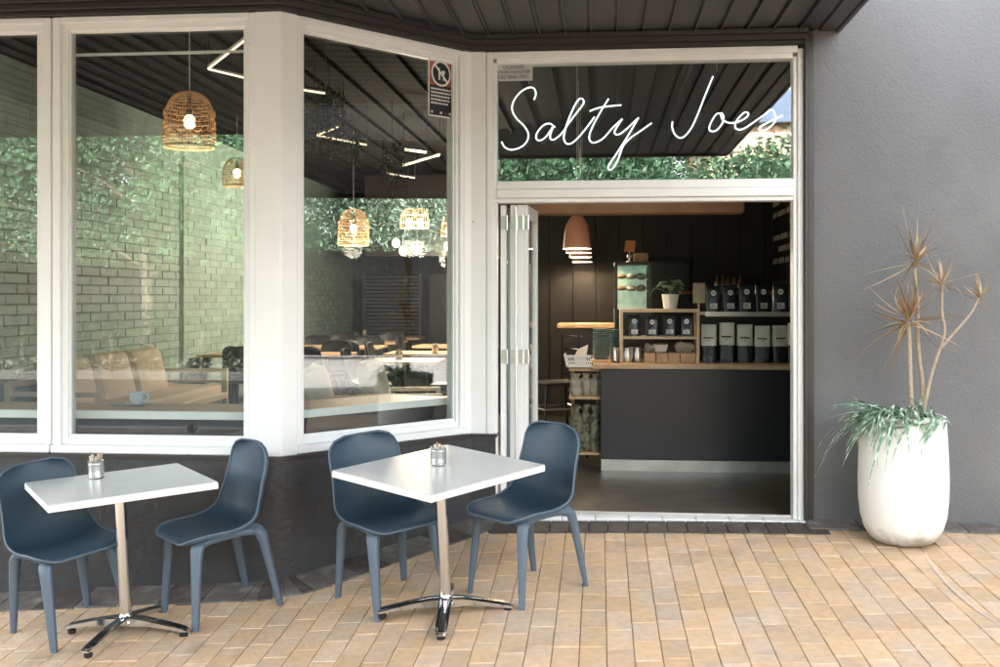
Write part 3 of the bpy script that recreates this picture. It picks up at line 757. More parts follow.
for pts, r0, r1 in stems:
    sp_ = smoothpath([dpt(*q) for q in pts], 12); n = len(sp_)
    m_ = MB(); m_.tube(sp_, [(r0 + (r1 - r0) * i / n) * (1 + .10 * (i % 2)) for i in range(n)], 8); obj('stem', m_, 'stem', DR, smooth=True)
def tuft(c, n, L, up, spread, wd=.012, droop=.5):
    m_ = MB(); c = Vector(c)
    for i in range(n):
        a_ = random.uniform(0, 2 * PI); e = random.uniform(*up); l = L * random.uniform(.55, 1.1)
        d = Vector((math.cos(a_) * math.cos(e) * spread, math.sin(a_) * math.cos(e) * spread * .75, math.sin(e))).normalized()
        sd_ = d.cross(Vector((0, 0, 1))); sd_ = sd_.normalized() if sd_.length > .01 else Vector((1, 0, 0))
        sd_ = (sd_ + d.cross(sd_) * random.uniform(-.8, .8)).normalized()
        pts = []; dr = random.uniform(.1, 1) * droop; sw = Vector((random.gauss(0, 1), random.gauss(0, 1), random.gauss(0, .6))) * .05 * l; kink = random.random() < .25
        for k in range(6):
            t = k / 5; pts.append(c + d * l * t - Vector((0, 0, 1)) * l * dr * t * t + Vector((0, 0, random.uniform(-.04, .03))))if k == 0 else pts.append(c + d * l * t - Vector((0, 0, 1)) * l * dr * t * t + sw * math.sin(PI * t) - (Vector((0, 0, 1)) * l * .5 * max(0, t - .55) if kink else Vector()))
        m_.ribbon(pts, [wd * .55, wd, wd * .9, wd * .65, wd * .4, .001], sd_)
    return m_
obj('leaf_tuft', tuft(dpt(914.7, 261, .02), 25, .34, (.1, 1.5), .8, .013, .12), 'dryleaf', DR)
obj('leaf_tuft', tuft(dpt(914.7, 264, .02), 9, .34, (-.5, .4), 1, .010, .35), 'dryleaf', DR)
obj('leaf_tuft', tuft(dpt(908.6, 319, -.02), 27, .30, (.4, 1.5), .8, .015, .1), 'dryleaf', DR)
obj('leaf_tuft', tuft(dpt(908.6, 323, -.02), 25, .35, (-.7, .5), 1, .015, .55), 'dryleaf', DR)
obj('leaf_tuft', tuft(dpt(941.5, 284, -.04), 17, .29, (-.1, 1.3), 1, .011, .18), 'dryleaf', DR)
obj('leaf_tuft', tuft(dpt(941.5, 286, -.04), 6, .26, (-.8, .0), 1, .009, .3), 'dryleaf', DR)
obj('leaf_tuft', tuft(dpt(980, 297, -.02), 13, .12, (.5, 1.4), 1, .014, -.15), 'dryleaf', DR)
m_ = MB(); m_.lathe([(.02, 0), (.035, .02), (.03, .06), (.014, .09)], 9, dpt(912, 421, -.06) - Vector((0, 0, .03)), wob=lambda u, z: 1 + .2 * math.sin(u * 19 + z * 60)); obj('dead_stump', m_, 'brownpaper', DR)
SPL = thing('spider_plant', (PX - .12, PY - .05, PZ + .75), 'spider plant with striped leaves spilling over the planter rim', 'plant')
m_ = MB()
for i in range(170):
    bx_ = random.choice([(-.13, -.08), (-.10, -.10), (-.06, -.13), (-.16, -.03), (.13, -.08), (-.02, -.1)]) if i < 150 else (random.uniform(-.1, .18), random.uniform(-.12, .06))
    c = Vector((PX + bx_[0] + random.uniform(-.03, .03), PY + bx_[1] + random.uniform(-.03, .03), PZ + .745))
    a_ = random.gauss(PI * 1.12, .95); e = random.uniform(.35, 1.35); l = random.uniform(.18, .46)
    if i >= 150: l *= .6
    d = Vector((math.cos(a_) * math.cos(e), math.sin(a_) * math.cos(e) * .8, math.sin(e))); sd_ = Vector((-math.sin(a_), math.cos(a_), random.uniform(-.5, .5))).normalized()
    dr = random.uniform(.5, 1.35); pts = []
    for k in range(8):
        t = k / 7; pts.append(c + d * l * t - Vector((0, 0, 1)) * l * dr * t * t + Vector((math.cos(a_), math.sin(a_), 0)) * .05 * t)
        q = pts[-1]
        if q.z < PZ + .79 and (q.x - PX) ** 2 + (q.y - PY) ** 2 < .262 ** 2 and k > 2:      # keep the blade outside the pot wall
            v_ = Vector((q.x - PX, q.y - PY, 0)); v_.normalize(); pts[-1] = Vector((PX, PY, q.z)) + v_ * .266
            if pts[-1].z > PZ + .70: pass
    m_.ribbon(pts, [.009, .014, .016, .016, .014, .011, .007, .001], sd_)
obj('foliage', m_, 'spider', SPL, smooth=True)

# ================================================================ SIGNS
# neon script, hung just inside the transom glass
def c3(x, y): return (500 + x / 4.7625, 50 + y / 4.7625)
def c4(x, y): return (650 + x / 4.7625, 50 + y / 4.7625)
S_ = [[c3(*q) for q in l] for l in (
    [(162, 237), (171, 208), (160, 182), (133, 180), (95, 203), (64, 245), (58, 285), (78, 325), (115, 362), (135, 400), (125, 440), (92, 466), (52, 475), (22, 462), (8, 437)],
    [(262, 368), (236, 350), (205, 360), (178, 392), (172, 420), (190, 431), (220, 412), (252, 366), (240, 400), (242, 425), (262, 424), (295, 395), (330, 345), (372, 290), (397, 255), (394, 234), (374, 236), (348, 280), (320, 348), (304, 410), (312, 442), (337, 446), (370, 420), (412, 370), (450, 318)],
    [(517, 232), (480, 292), (442, 362), (425, 410), (432, 436), (455, 440), (492, 420), (535, 372), (582, 328)],
    [(582, 328), (556, 368), (545, 393), (560, 403), (592, 385), (660, 322)],
    [(660, 322), (605, 415), (552, 498), (520, 545), (516, 566), (532, 568), (558, 532), (585, 460), (620, 420), (670, 385), (722, 348)],
    [(427, 291), (480, 273), (578, 262)])]
J_ = [[c4(*q) for q in l] for l in (
    [(300, 125), (260, 222), (225, 312), (190, 382), (152, 418), (122, 406), (106, 370), (107, 340)],
    [(348, 305), (318, 304), (292, 342), (282, 374), (296, 388), (322, 378), (346, 345), (350, 315), (338, 300), (345, 330), (378, 347), (425, 340), (462, 318), (467, 300), (447, 299), (417, 330), (405, 360), (416, 378), (446, 375), (492, 345), (545, 308), (578, 283), (597, 312), (592, 345), (556, 378), (524, 383), (526, 366), (562, 345), (632, 312)])]
NS = thing('neon_sign', atY(640, 130, 7.13), 'white neon script reading Salty Joes behind the transom glass over the door', 'neon sign')
for l in S_ + J_:
    sp_ = smoothpath([atY(x, y, 7.13) for x, y in l], 5)
    m_ = MB(); m_.tube(sp_, .0047, 8); tb = obj('neon_tube', m_, 'neon', NS, smooth=True)
    for p in sp_[4::14]:
        m_ = MB(); m_.tube([p + Vector((0, .004, 0)), p + Vector((0, .03, 0))], .004, 6); obj('clip', m_, 'brushed', tb)
    m_ = MB(); m_.tube([p + Vector((.004, .022, -.008)) for p in sp_], .013, 6); obj('tube_backing', m_, 'acrylic', tb)
for (x, y) in ((529, 84), (717, 72)):
    a_ = atY(x, y, 7.14); m_ = MB(); m_.tube([a_, (a_.x, a_.y, 3.05)], .0025, 5); obj('hanger_wire', m_, 'brushed', NS)
m_ = MB(); a_ = atY(580, 148, 7.15); m_.tube([a_, (a_.x, a_.y, 2.26)], .003, 5); obj('power_lead', m_, 'label', NS)
# licence plaque on the transom glass
def faceM(p, xdir, n):   # text plane: x along xdir, z up, facing n
    xd = Vector((*xdir, 0)).normalized(); nn = Vector((*n, 0)).normalized()
    return Matrix(((xd.x, 0, nn.x, p.x), (xd.y, 0, nn.y, p.y), (0, 1, 0, p.z), (0, 0, 0, 1)))
a_ = atY(494.5, 64.5, D + .026); b_ = atY(532.5, 80.5, D + .026)
PQ = thing('licence_plaque', (a_.x, a_.y, b_.z), 'small grey lettered licence plaque in the corner of the transom glass', 'plaque')
m_ = MB(); m_.box(a_.x, b_.x, D + .024, D + .029, b_.z, a_.z); obj('plate', m_, 'signgrey', PQ)
for k, s in enumerate(('LICENSEE', 'JOHN HUNTER', 'LIQ 0866 7501')):
    text_obj('lettering', s, .034, faceM(Vector(((a_.x + b_.x) / 2, D + .0232, a_.z - .022 - .033 * k)), (1, 0), (0, -1)), 'ink', PQ)
# prohibition sign on the splayed glass
def onA(x, y, off):
    r = ray(x, y); n = Vector((AN.x, AN.y, 0)); c = Vector((C1.x, C1.y, 0)) + n * off
    t = (c.dot(n)) / (r.x * n.x + r.y * n.y); p = CAM + r * t
    return (Vector((p.x, p.y)) - C1).dot(AD), p.z
s0, zt = onA(428.5, 59, -.04); s1, _ = onA(453, 62, -.04); _, zb = onA(440, 117, -.04)
so0 = -.0415
SG = thing('prohibition_sign', aw(s0, so0, zb), 'red and black no alcohol notice on the splayed window glass', 'sign')
m_ = MB(); wbox(m_, aw, s0, s1, so0 - .001, so0 + .002, zb, zt); obj('panel', m_, 'label', SG)
zm = zb + (zt - zb) * .56; e = .008
m_ = MB(); wbox(m_, aw, s0 + e, s1 - e, so0 + .002, so0 + .003, zm, zt - e); obj('red_field', m_, 'signred', SG)
m_ = MB(); wbox(m_, aw, s0 + e, s1 - e, so0 + .002, so0 + .003, zb + e, zm); obj('black_field', m_, 'signblack', SG)
sc_, zc = (s0 + s1) / 2, (zm + zt) / 2; rr = (s1 - s0) * .40
def disc(r, o, m, nm, inner=0):
    m_ = MB(); N_ = 32
    a1 = [m_.v(aw(sc_ + r * math.cos(2 * PI * i / N_), o, zc + r * math.sin(2 * PI * i / N_))) for i in range(N_)]
    if inner:
        a2 = [m_.v(aw(sc_ + inner * math.cos(2 * PI * i / N_), o, zc + inner * math.sin(2 * PI * i / N_))) for i in range(N_)]
        for i in range(N_): m_.face([a1[i], a1[(i + 1) % N_], a2[(i + 1) % N_], a2[i]])
    else: m_.face(a1)
    obj(nm, m_, m, SG)
disc(rr * .9, so0 + .0036, 'signblack', 'disc'); disc(rr, so0 + .0042, 'label', 'ring', rr * .84)
m_ = MB(); a1 = [aw(sc_ + rr * (.62 * sx + dx), so0 + .0048, zc + rr * (.62 * -sx + dx)) for sx, dx in ((-1, .06), (-1, -.06), (1, -.06), (1, .06))]; m_.face([m_.v(p) for p in a1]); obj('slash', m_, 'label', SG)
m_ = MB()
for (cx_, pts) in ((-.18, [(-.09, -.5), (.09, -.5), (.09, .05), (.035, .2), (.035, .45), (-.035, .45), (-.035, .2), (-.09, .05)]), (.22, [(-.14, -.5), (.14, -.5), (.03, -.42), (.03, -.15), (.16, .02), (.16, .25), (-.16, .25), (-.16, .02), (-.03, -.15), (-.03, -.42)])):
    m_.face([m_.v(aw(sc_ + rr * (cx_ + x), so0 + .0046, zc + rr * y)) for x, y in pts])
obj('bottle_and_glass', m_, 'label', SG)
m_ = MB()
for k in range(5):     # unreadable small print
    zz = zm - .03 - .0235 * k; x = s0 + .02
    while x < s1 - .03 - (.03 if k == 4 else 0):
        l = random.uniform(.008, .022); wbox(m_, aw, x, min(x + l, s1 - .015), so0 + .003, so0 + .0036, zz, zz + .011); x += l + .005
for k in (0, .5, 1): wbox(m_, aw, s0 + .02 + k * (s1 - s0 - .056), s0 + .036 + k * (s1 - s0 - .056), so0 + .003, so0 + .0036, zb + .02, zb + .036)
tag(obj('small_print', m_, 'label', SG), kind='stuff')

# ================================================================ INTERIOR
# window bench following the glass
WB = thing('window_bench', (-2.5, 6.4, 0), 'timber topped window bench with white front edge inside the glass', 'bench')
def inset(o): l, a, b2 = corner_pts(-o); return a, b2
a0, b0 = inset(.16); a1, b1 = inset(.62); ae, be = inset(.14)
m_ = MB(); m_.prism([(-5.08, a0.y), (a0.x, a0.y), (b0.x - .03, b0.y - .03), (b1.x - .35, b1.y - .35), (a1.x, a1.y), (-5.08, a1.y)], .742, .782); obj('bench_top', m_, 'timber', WB)
m_ = MB(); m_.prism([(-5.08, ae.y), (ae.x, ae.y), (be.x - .03, be.y - .03), (b0.x - .031, b0.y - .031), (a0.x, a0.y - .001), (-5.08, a0.y - .001)], .735, .784); obj('front_edge', m_, 'white', WB, bevel=.003)
a2, b2 = inset(.24); a3, b3 = inset(.28)
m_ = MB(); m_.prism([(-5.08, a2.y), (a2.x, a2.y), (b2.x - .06, b2.y - .06), (b3.x - .06, b3.y - .06), (a3.x, a3.y), (-5.08, a3.y)], 0, .741); obj('front_panel', m_, 'bar', WB)
# cup, saucer, spoon on the bench
cp = atZ(137, 405.5, .783)
CU = thing('coffee_cup', (cp.x, cp.y, .795), 'grey china coffee cup standing on its saucer on the window bench', 'cup')
m_ = MB(); m_.lathe([(.028, 0), (.034, .004), (.047, .03), (.052, .075), (.0495, .075), (.044, .03), (.03, .008)], 24, (cp.x, cp.y, .793)); cb_ = obj('cup_body', m_, 'china', CU, smooth=True, ang=50)
m_ = MB(); m_.lathe([(.0475, .066), (.001, .066)], 20, (cp.x, cp.y, .793), cap0=False, cap1=False); obj('coffee', m_, 'soil', CU)
m_ = MB(); m_.tube(smoothpath([(cp.x + .048, cp.y - .01, .855), (cp.x + .075, cp.y - .014, .858), (cp.x + .082, cp.y - .015, .835), (cp.x + .065, cp.y - .013, .812), (cp.x + .042, cp.y - .01, .812)], 4), .006, 8); obj('handle', m_, 'china', CU, smooth=True)
m_ = MB(); m_.lathe([(.04, .783), (.045, .784), (.085, .793), (.088, .796), (.084, .796), (.04, .7875)], 28, (cp.x, cp.y, 0)); tag(obj('saucer', m_, 'china', smooth=True), 'grey china saucer under the coffee cup', 'saucer')
sp0 = atZ(118, 405, .784)
SN = thing('biscuit_dish', (sp0.x, sp0.y, .783), 'small flat dish with a spoon beside the coffee cup', 'dish')
m_ = MB(); m_.lathe([(.03, .783), (.052, .79), (.055, .793), (.05, .793), (.03, .787)], 20, (sp0.x, sp0.y, 0)); obj('dish', m_, 'china', SN, smooth=True)
m_ = MB(); m_.tube([(sp0.x - .06, sp0.y - .02, .797), (sp0.x + .06, sp0.y + .01, .798)], .004, 6); m_.ball((sp0.x - .065, sp0.y - .021, .798), .014, sc=(1.3, 1, .35)); obj('spoon', m_, 'brushed', SN, smooth=True)

# tan sofa along the green wall
SO = thing('sofa', (-4.65, 10.1, 0), 'tan cushioned timber sofa against the green brick wall', 'sofa')
y0, y1 = 8.55, 11.55
m_ = MB()
m_.bar((-4.22, y0, .36), (-4.22, y1, .36), .05, .07); m_.bar((-5.02, y0, .36), (-5.02, y1, .36), .05, .07)
m_.box(-5.0, -4.24, y0, y1, .33, .36); m_.bar((-5.05, y0, .72), (-5.05, y1, .72), .03, .06)
obj('seat_rail', m_, 'frame_wood', SO, bevel=.005)
for yy in (y0, y1):
    m_ = MB()
    m_.box(-4.26, -4.2, yy - .03, yy + .03, 0, .66); m_.box(-5.07, -5.01, yy - .03, yy + .03, 0, .74)
    m_.box(-5.01, -4.26, yy - .028, yy + .028, .62, .66); m_.box(-5.01, -4.26, yy - .02, yy + .02, .50, .53)
    obj('arm', m_, 'frame_wood', SO, bevel=.004)
for k in range(3):
    yc = 9.15 + k * .80
    mt = Matrix.Translation((-4.83, yc, .66)) @ Matrix.Rotation(R(-14), 4, 'Y') @ Matrix.Rotation(R(90), 4, 'Y') @ Matrix.Rotation(R(random.uniform(-3, 3)), 4, 'Z')
    m_ = MB(); m_.pillow(mt, .56, .80, .24, 12); obj('back_cushion', m_, 'cush', SO, smooth=True)
m_ = MB(); m_.box(-4.98, -4.24, y0 + .06, y1 - .06, .362, .49); obj('seat_cushion', m_, 'cush', SO, bevel=.04, seg=3, smooth=True)

# grey lounge chairs
def lounge(x, y, yaw, label):
    t = thing('armchair', (x, y, 0), label, 'armchair', 'pale grey armchairs behind the splayed window', local=True, rz=yaw)
    m_ = MB()
    for sx in (-.36, .36):
        m_.box(sx - .022, sx + .022, -.38, -.335, 0, .56); m_.box(sx - .022, sx + .022, .335, .38, 0, .56); m_.box(sx - .022, sx + .022, -.38, .38, .561, .60)
        m_.box(sx - .02, sx + .02, -.334, .334, .25, .30)
    m_.box(-.335, .335, -.37, -.335, .25, .31); m_.box(-.335, .335, .335, .37, .25, .31)
    obj('frame', m_, 'frame_wood', t, bevel=.004)
    m_ = MB(); m_.box(-.33, .33, -.36, .33, .312, .44); obj('seat_cushion', m_, 'greycush', t, bevel=.035, seg=3, smooth=True)
    m_ = MB(); m_.pillow(Matrix.Translation((0, .24, .64)) @ Matrix.Rotation(R(76), 4, 'X'), .64, .52, .26, 12); obj('back_cushion', m_, 'greycush', t, smooth=True)
lounge(-2.15, 8.75, R(100), 'pale grey cushioned timber armchair beside the window bench')
lounge(-1.85, 9.65, R(100), 'pale grey cushioned timber armchair beside the dining tables')

# dining tables
def dtable(x0, x1, y0, y1, label, group, single=False):
    t = thing('dining_table', ((x0 + x1) / 2, (y0 + y1) / 2, 0), label, 'table', group)
    m_ = MB(); m_.box(x0, x1, y0, y1, .715, .75); obj('tabletop', m_, 'timber', t, bevel=.004)
    for xx in (x0 + .3, x1 - .3) if not single else ((x0 + x1) / 2,):
        yc = (y0 + y1) / 2
        m_ = MB(); m_.tube([(xx, yc, .02), (xx, yc, .714)], .035, 10); m_.box(xx - .25, xx + .25, yc - .04, yc + .04, 0, .025); m_.box(xx - .04, xx + .04, yc - .25, yc + .25, .003, .028)
        obj('pedestal', m_, 'black', t)
    return t
names = ['first', 'second', 'third', 'fourth']
bc = make_chair('blackchair', 'blackchair', 'x', 'black dining chairs inside')
bc['label'] = 'black shell dining chair drawn up to the tables by the green wall'
used = False
def bchair(x, y, fx, fy, lab):
    global used
    o = bc if not used else copy_tree(bc); used = True
    o['label'] = lab; put(o, x, y, fx, fy, False); return o
Ys = [(12.7, 13.5), (14.7, 15.5), (16.4, 17.15), (18.2, 18.95)]
for k, (ya, yb) in enumerate(Ys):
    dtable(-5.02, -3.16, ya, yb, 'timber topped dining table along the green wall, %s from the tan sofa' % names[k], 'dining tables along the green wall')
    for x, wh in ((-3.55, 'aisle end'), (-4.35, 'wall end')):
        bchair(x, ya - .12, 0, 1, 'black chair backing on the window, %s of the %s table from the sofa' % (wh, names[k]))
        if k < 3: bchair(x, yb + .22, 0, -1, 'black chair facing the window, %s of the %s table from the sofa' % (wh, names[k]))
Yr = [(11.5, 12.3), (13.1, 13.9), (15.2, 16.0)]
Xr = [(-2.66, -1.80), (-2.74, -1.62), (-2.75, -1.60)]
for k, ((ya, yb), (xa, xb)) in enumerate(zip(Yr, Xr)):
    dtable(xa, xb, ya, yb, 'small timber dining table in the middle of the room, %s behind the grey armchairs' % names[k], 'dining tables behind the armchairs', True)
    bchair(xa - .02, (ya + yb) / 2, 1, 0, 'black dining chair on the green wall side of the %s table behind the armchairs' % names[k])
    bchair(xb + .1, (ya + yb) / 2, -1, 0, 'black dining chair on the bar side of the %s table behind the armchairs' % names[k])
def tin(x, y, z, lab):
    t = thing('sugar_tin', (x, y, z), lab, 'tin', 'steel sugar tins on the indoor tables', local=True)
    m_ = MB(); m_.lathe([(.038, .001), (.042, .006), (.042, .095), (.038, .095), (.036, .02)], 16); obj('cup', m_, 'brushed', t, smooth=True)
    m_ = MB()
    for q in range(6): m_.bar((.01 * math.cos(q), .01 * math.sin(q), .02), (.028 * math.cos(q), .028 * math.sin(q), .125), .012, .004)
    obj('sugar_sticks', m_, 'paper', t)
tin(-4.55, 13.0, .75, 'steel sugar tin on the first table from the tan sofa')
tin(-4.45, 15.05, .75, 'steel sugar tin on the second table from the tan sofa')
tin(-4.2, 18.5, .75, 'steel sugar tin on the fourth table from the tan sofa')
tin(-2.3, 11.9, .75, 'steel sugar tin on the first table behind the armchairs')
tin(-2.1, 13.3, .75, 'steel sugar tin on the second table behind the armchairs')
tin(-1.85, 13.6, .75, 'steel sugar tin at the bar end of the second table behind the armchairs')
tin(-2.0, 15.5, .75, 'steel sugar tin on the third table behind the armchairs')

# slatted screen, cupboards, far fittings
SC = thing('slatted_screen', (-4, 20, 0), 'black slatted screen at the back of the dining room', 'screen')
m_ = MB()
for xx in (-4.55, -3.45): m_.box(xx - .03, xx + .03, 19.98, 20.06, 0, 1.92)
m_.box(-4.58, -3.42, 20.061, 20.07, 0, 1.9); obj('frame', m_, 'black', SC)
for k in range(26):
    m_ = MB(); z = .06 + k * .071; m_.hexa([(-4.52, 19.99, z), (-3.48, 19.99, z), (-3.48, 20.05, z + .02), (-4.52, 20.05, z + .02)], [(-4.52, 19.99, z + .045), (-3.48, 19.99, z + .045), (-3.48, 20.05, z + .065), (-4.52, 20.05, z + .065)]); obj('slat', m_, 'slat', SC)
CBD = thing('cupboard', (-2.6, 21, 0), 'tall black cupboard with pale handles behind the dining tables', 'cupboard')
m_ = MB(); m_.box(-3.40, -1.3, 20.8, 21.4, 0, 1.93); obj('carcass', m_, 'black', CBD)
for k in range(4):
    x = -3.39 + k * .52
    m_ = MB(); m_.box(x, x + .51, 20.77, 20.799, .06, 1.91); d_ = obj('cupboard_door', m_, 'black', CBD, bevel=.003)
    hx = x + (.47 if k % 2 == 0 else .04)
    m_ = MB(); m_.box(hx - .012, hx + .012, 20.74, 20.769, .98, 1.22); obj('handle', m_, 'label', d_)
RP = thing('corrugated_panel', (-4.2, 24.7, 0), 'pale corrugated metal panel high on the far wall', 'panel')
m_ = MB()
for k in range(16): x = -4.75 + k * .06; m_.tube([(x, 24.9, 1.9), (x, 24.9, 2.9)], .028, 6)
obj('sheet', m_, 'tarnish', RP, smooth=True)
m_ = MB()
SHF = thing('overhead_shelf', (-2.2, 21.2, 2.2), 'dark overhead pipe shelf above the black cupboard', 'shelf')
m_.box(-3.1, -1.4, 21.0, 21.3, 2.25, 2.29); m_.box(-3.1, -1.4, 20.95, 20.98, 2.45, 2.48)
for xx in (-3.0, -2.5, -2.0, -1.5): m_.tube([(xx, 21.1, 1.93), (xx, 21.1, 2.9)], .025, 8)
obj('pipe_frame', m_, 'brushed', SHF)

# ---------------------------------------------------------------- pendants
def rattan(x, y, z, r, h, label, power, bulb='bulb', top=3.5):
    t = thing('rattan_pendant', (x, y, z), label, 'pendant lamp', 'woven rattan pendants', local=True)
    pf = [(r * .97, 0), (r, .02 * h), (r * .985, .2 * h), (r * .95, .45 * h), (r * .86, .7 * h), (r * .68, .87 * h), (r * .42, .965 * h), (r * .12, h)]
    P3 = smoothpath([(a_, 0, b_) for a_, b_ in pf], 3)
    m_ = MB()
    for k in range(52):
        an = 2 * PI * k / 52
        m_.tube([(p.x * math.cos(an), p.x * math.sin(an), p.z) for p in P3[::2]], .0022, 4, cap=False)
    for k, p in enumerate(P3[:-1]):
        ring = [(p.x * math.cos(2 * PI * j / 32), p.x * math.sin(2 * PI * j / 32), p.z) for j in range(33)]
        m_.tube(ring, .0032 if k > 1 else .006, 4, cap=False)
    for lev in (.18, .38, .58):       # zigzag weave
        zz = [( (r * (.99 - .12 * lev ** 2)) * 1.01 * math.cos(2 * PI * j / 40), (r * (.99 - .12 * lev ** 2)) * 1.01 * math.sin(2 * PI * j / 40), (lev + (.07 if j % 4 < 2 else -.03)) * h) for j in range(41)]
        m_.tube(zz, .004, 4, cap=False)
    obj('woven_shade', m_, 'rattan', t)
    m_ = MB(); m_.tube([(0, 0, h * .97), (0, 0, top - z)], .0045, 6); obj('cord', m_, 'label', t)
    m_ = MB(); m_.ball((0, 0, h * .45), .045, sc=(1, 1, 1.25)); obj('bulb', m_, bulb, t, smooth=True)
    m_ = MB(); m_.lathe([(.02, h * .52), (.022, h * .75), (.012, h * .98)], 10); obj('lamp_holder', m_, 'black', t)
    li = bpy.data.lights.new('bulb_light', 'POINT'); li.energy = power; li.color = (1, .83, .62); li.shadow_soft_size = .12
    lo = bpy.data.objects.new('bulb_light', li); COL.objects.link(lo); lo.parent = t; lo.location = (0, 0, -.05)
q = atY(189.5, 147, 7.5); rattan(q.x, q.y, q.z, .192, .41, 'large woven rattan pendant lamp hanging above the tan sofa window', .6)
q = atY(353.5, 245, 12.6); rattan(q.x, q.y, q.z, .195, .45, 'woven rattan pendant lamp hanging over the dining tables by the green wall', 3)
q = atY(237, 186, 11.5); rattan(q.x, q.y, q.z, .16, .32, 'smaller woven rattan pendant lamp partly behind the white corner post', .35)
def cage(x, y, Y, r, h, label, n, p=11):
    q = atY(x, y, Y); t = thing('amber_pendant', q, label, 'pendant lamp', 'amber cage pendants at the back', local=True)
    m_ = MB(); pf = [(r * .95, 0), (r, h * .3), (r * .85, h * .7), (r * .45, h)]
    for k in range(18):
        an = 2 * PI * k / 18; m_.tube([(a_ * math.cos(an), a_ * math.sin(an), b_) for a_, b_ in pf], .005, 4, cap=False)
    for a_, b_ in pf: m_.tube([(a_ * math.cos(2 * PI * j / 20), a_ * math.sin(2 * PI * j / 20), b_) for j in range(21)], .006, 4, cap=False)
    obj('cage', m_, 'rattan', t)
    m_ = MB(); m_.tube([(0, 0, h), (0, 0, 3.5 - q.z)], .005, 5); obj('cord', m_, 'black', t)
    for k in range(n):
        m_ = MB(); m_.ball(((k - (n - 1) / 2) * r * .9, 0, h * .3), .05, sc=(1, 1, 1.25)); obj('bulb', m_, 'bulb', t, smooth=True)
    li = bpy.data.lights.new('bulb_light', 'POINT'); li.energy = p; li.color = (1, .83, .62); li.shadow_soft_size = .12
    lo = bpy.data.objects.new('bulb_light', li); COL.objects.link(lo); lo.parent = t; lo.location = (0, 0, -.30)
cage(409, 228, 14.5, .13, .27, 'amber cage pendant with its cord by the maroon bulkhead, green wall side', 1)
cage(420, 228, 14.7, .13, .27, 'amber cage pendant with its cord by the maroon bulkhead, bar side', 1)
cage(449, 236, 13.8, .11, .25, 'amber cage pendant hanging nearest the bar wall end', 1)
for k, (x, y) in enumerate(((396, 243), (403, 251), (417, 250), (448, 246))):
    q = atY(x, y, 14.3); t = thing('bare_bulb_lamp', q, 'bare round filament bulb on a black cord under the amber pendants', 'bulb lamp', 'bare bulbs at the back', local=True)
    m_ = MB(); m_.ball((0, 0, 0), .055, sc=(1, 1, 1.2)); obj('bulb', m_, 'bulb', t, smooth=True)
    m_ = MB(); m_.tube([(0, 0, .05), (0, 0, 3.5 - q.z)], .005, 5); obj('cord', m_, 'black', t)
# LED tubes hung in zigzag
def ledrun(pts, z, label):
    P3 = [atZ(x, y, z) for x, y in pts]; c = sum(P3, Vector()) / len(P3)
    t = thing('led_tube_light', c, label, 'tube light', 'zigzag tube lights under the dark ceiling')
    for a_, b_ in zip(P3, P3[1:]):
        d = (b_ - a_).normalized() * .012
        m_ = MB(); m_.tube([a_ + d, b_ - d], .008, 8); tb = obj('tube', m_, 'led', t, smooth=True)
        m_ = MB(); m_.bar(a_ + Vector((0, 0, .024)), b_ + Vector((0, 0, .024)), .03, .012); obj('channel', m_, 'black', tb)
    for p in P3:
        m_ = MB(); m_.tube([p + Vector((0, 0, .03)), (p.x, p.y, 3.55)], .003, 4); obj('suspension_wire', m_, 'brushed', t)
ledrun([(262, 27), (208, 69), (262, 82)], 3.3, 'bent tube light hanging beside the large rattan pendant')
ledrun([(290, 88), (326, 93.5)], 3.1, 'short tube light hanging nearest the splayed window above trailing plants')
ledrun([(338, 127), (317, 135.5), (367, 145)], 3.1, 'bent tube light hanging among the trailing plants')
ledrun([(404, 150), (427, 153)], 3.12, 'short dim tube light between two bent tube lights')
ledrun([(440, 155), (403, 166)], 3.1, 'long tube light pointing towards the bar wall')
ledrun([(386, 173), (415, 178)], 3.1, 'short tube light hanging deep in the dining room')
# trailing plants
for k, (x, y, Y, L, lab) in enumerate(((314, 97, 8.6, .48, 'long'), (329, 95, 9.0, .36, 'bushy'), (343, 138, 9.6, .25, 'short'), (392, 150, 11, .45, 'dim'))):
    q = atY(x, y, Y)
    t = thing('trailing_plant', q, '%s trailing green plant hanging from the dark ceiling behind the splayed window' % lab, 'plant', 'trailing plants under the ceiling')
    m_ = MB(); st = MB()
    for s in range(9):
        bx_ = q + Vector((random.uniform(-.13, .13), random.uniform(-.15, .15), 0)); l = L * random.uniform(.5, 1.1)
        st.tube([bx_ + Vector((0, 0, .1)), bx_, bx_ - Vector((random.uniform(-.03, .03), 0, l))], .003, 4)
        for i in range(int(l * 170)):
            p = bx_ - Vector((0, 0, random.uniform(-.05, l))) + Vector((random.gauss(0, .03), random.gauss(0, .03), 0)); d = Vector((random.gauss(0, 1), random.gauss(0, 1), random.gauss(-.5, .6))).normalized() * random.uniform(.02, .04)
            m_.ribbon([p, p + d * .5, p + d], [.004, .016, .001], d.orthogonal().normalized())
    st.tube([(q.x, q.y, q.z + .06), (q.x, q.y, 3.55)], .004, 5)
    obj('foliage', m_, 'ivy', t); obj('stem', st, 'bark', t)

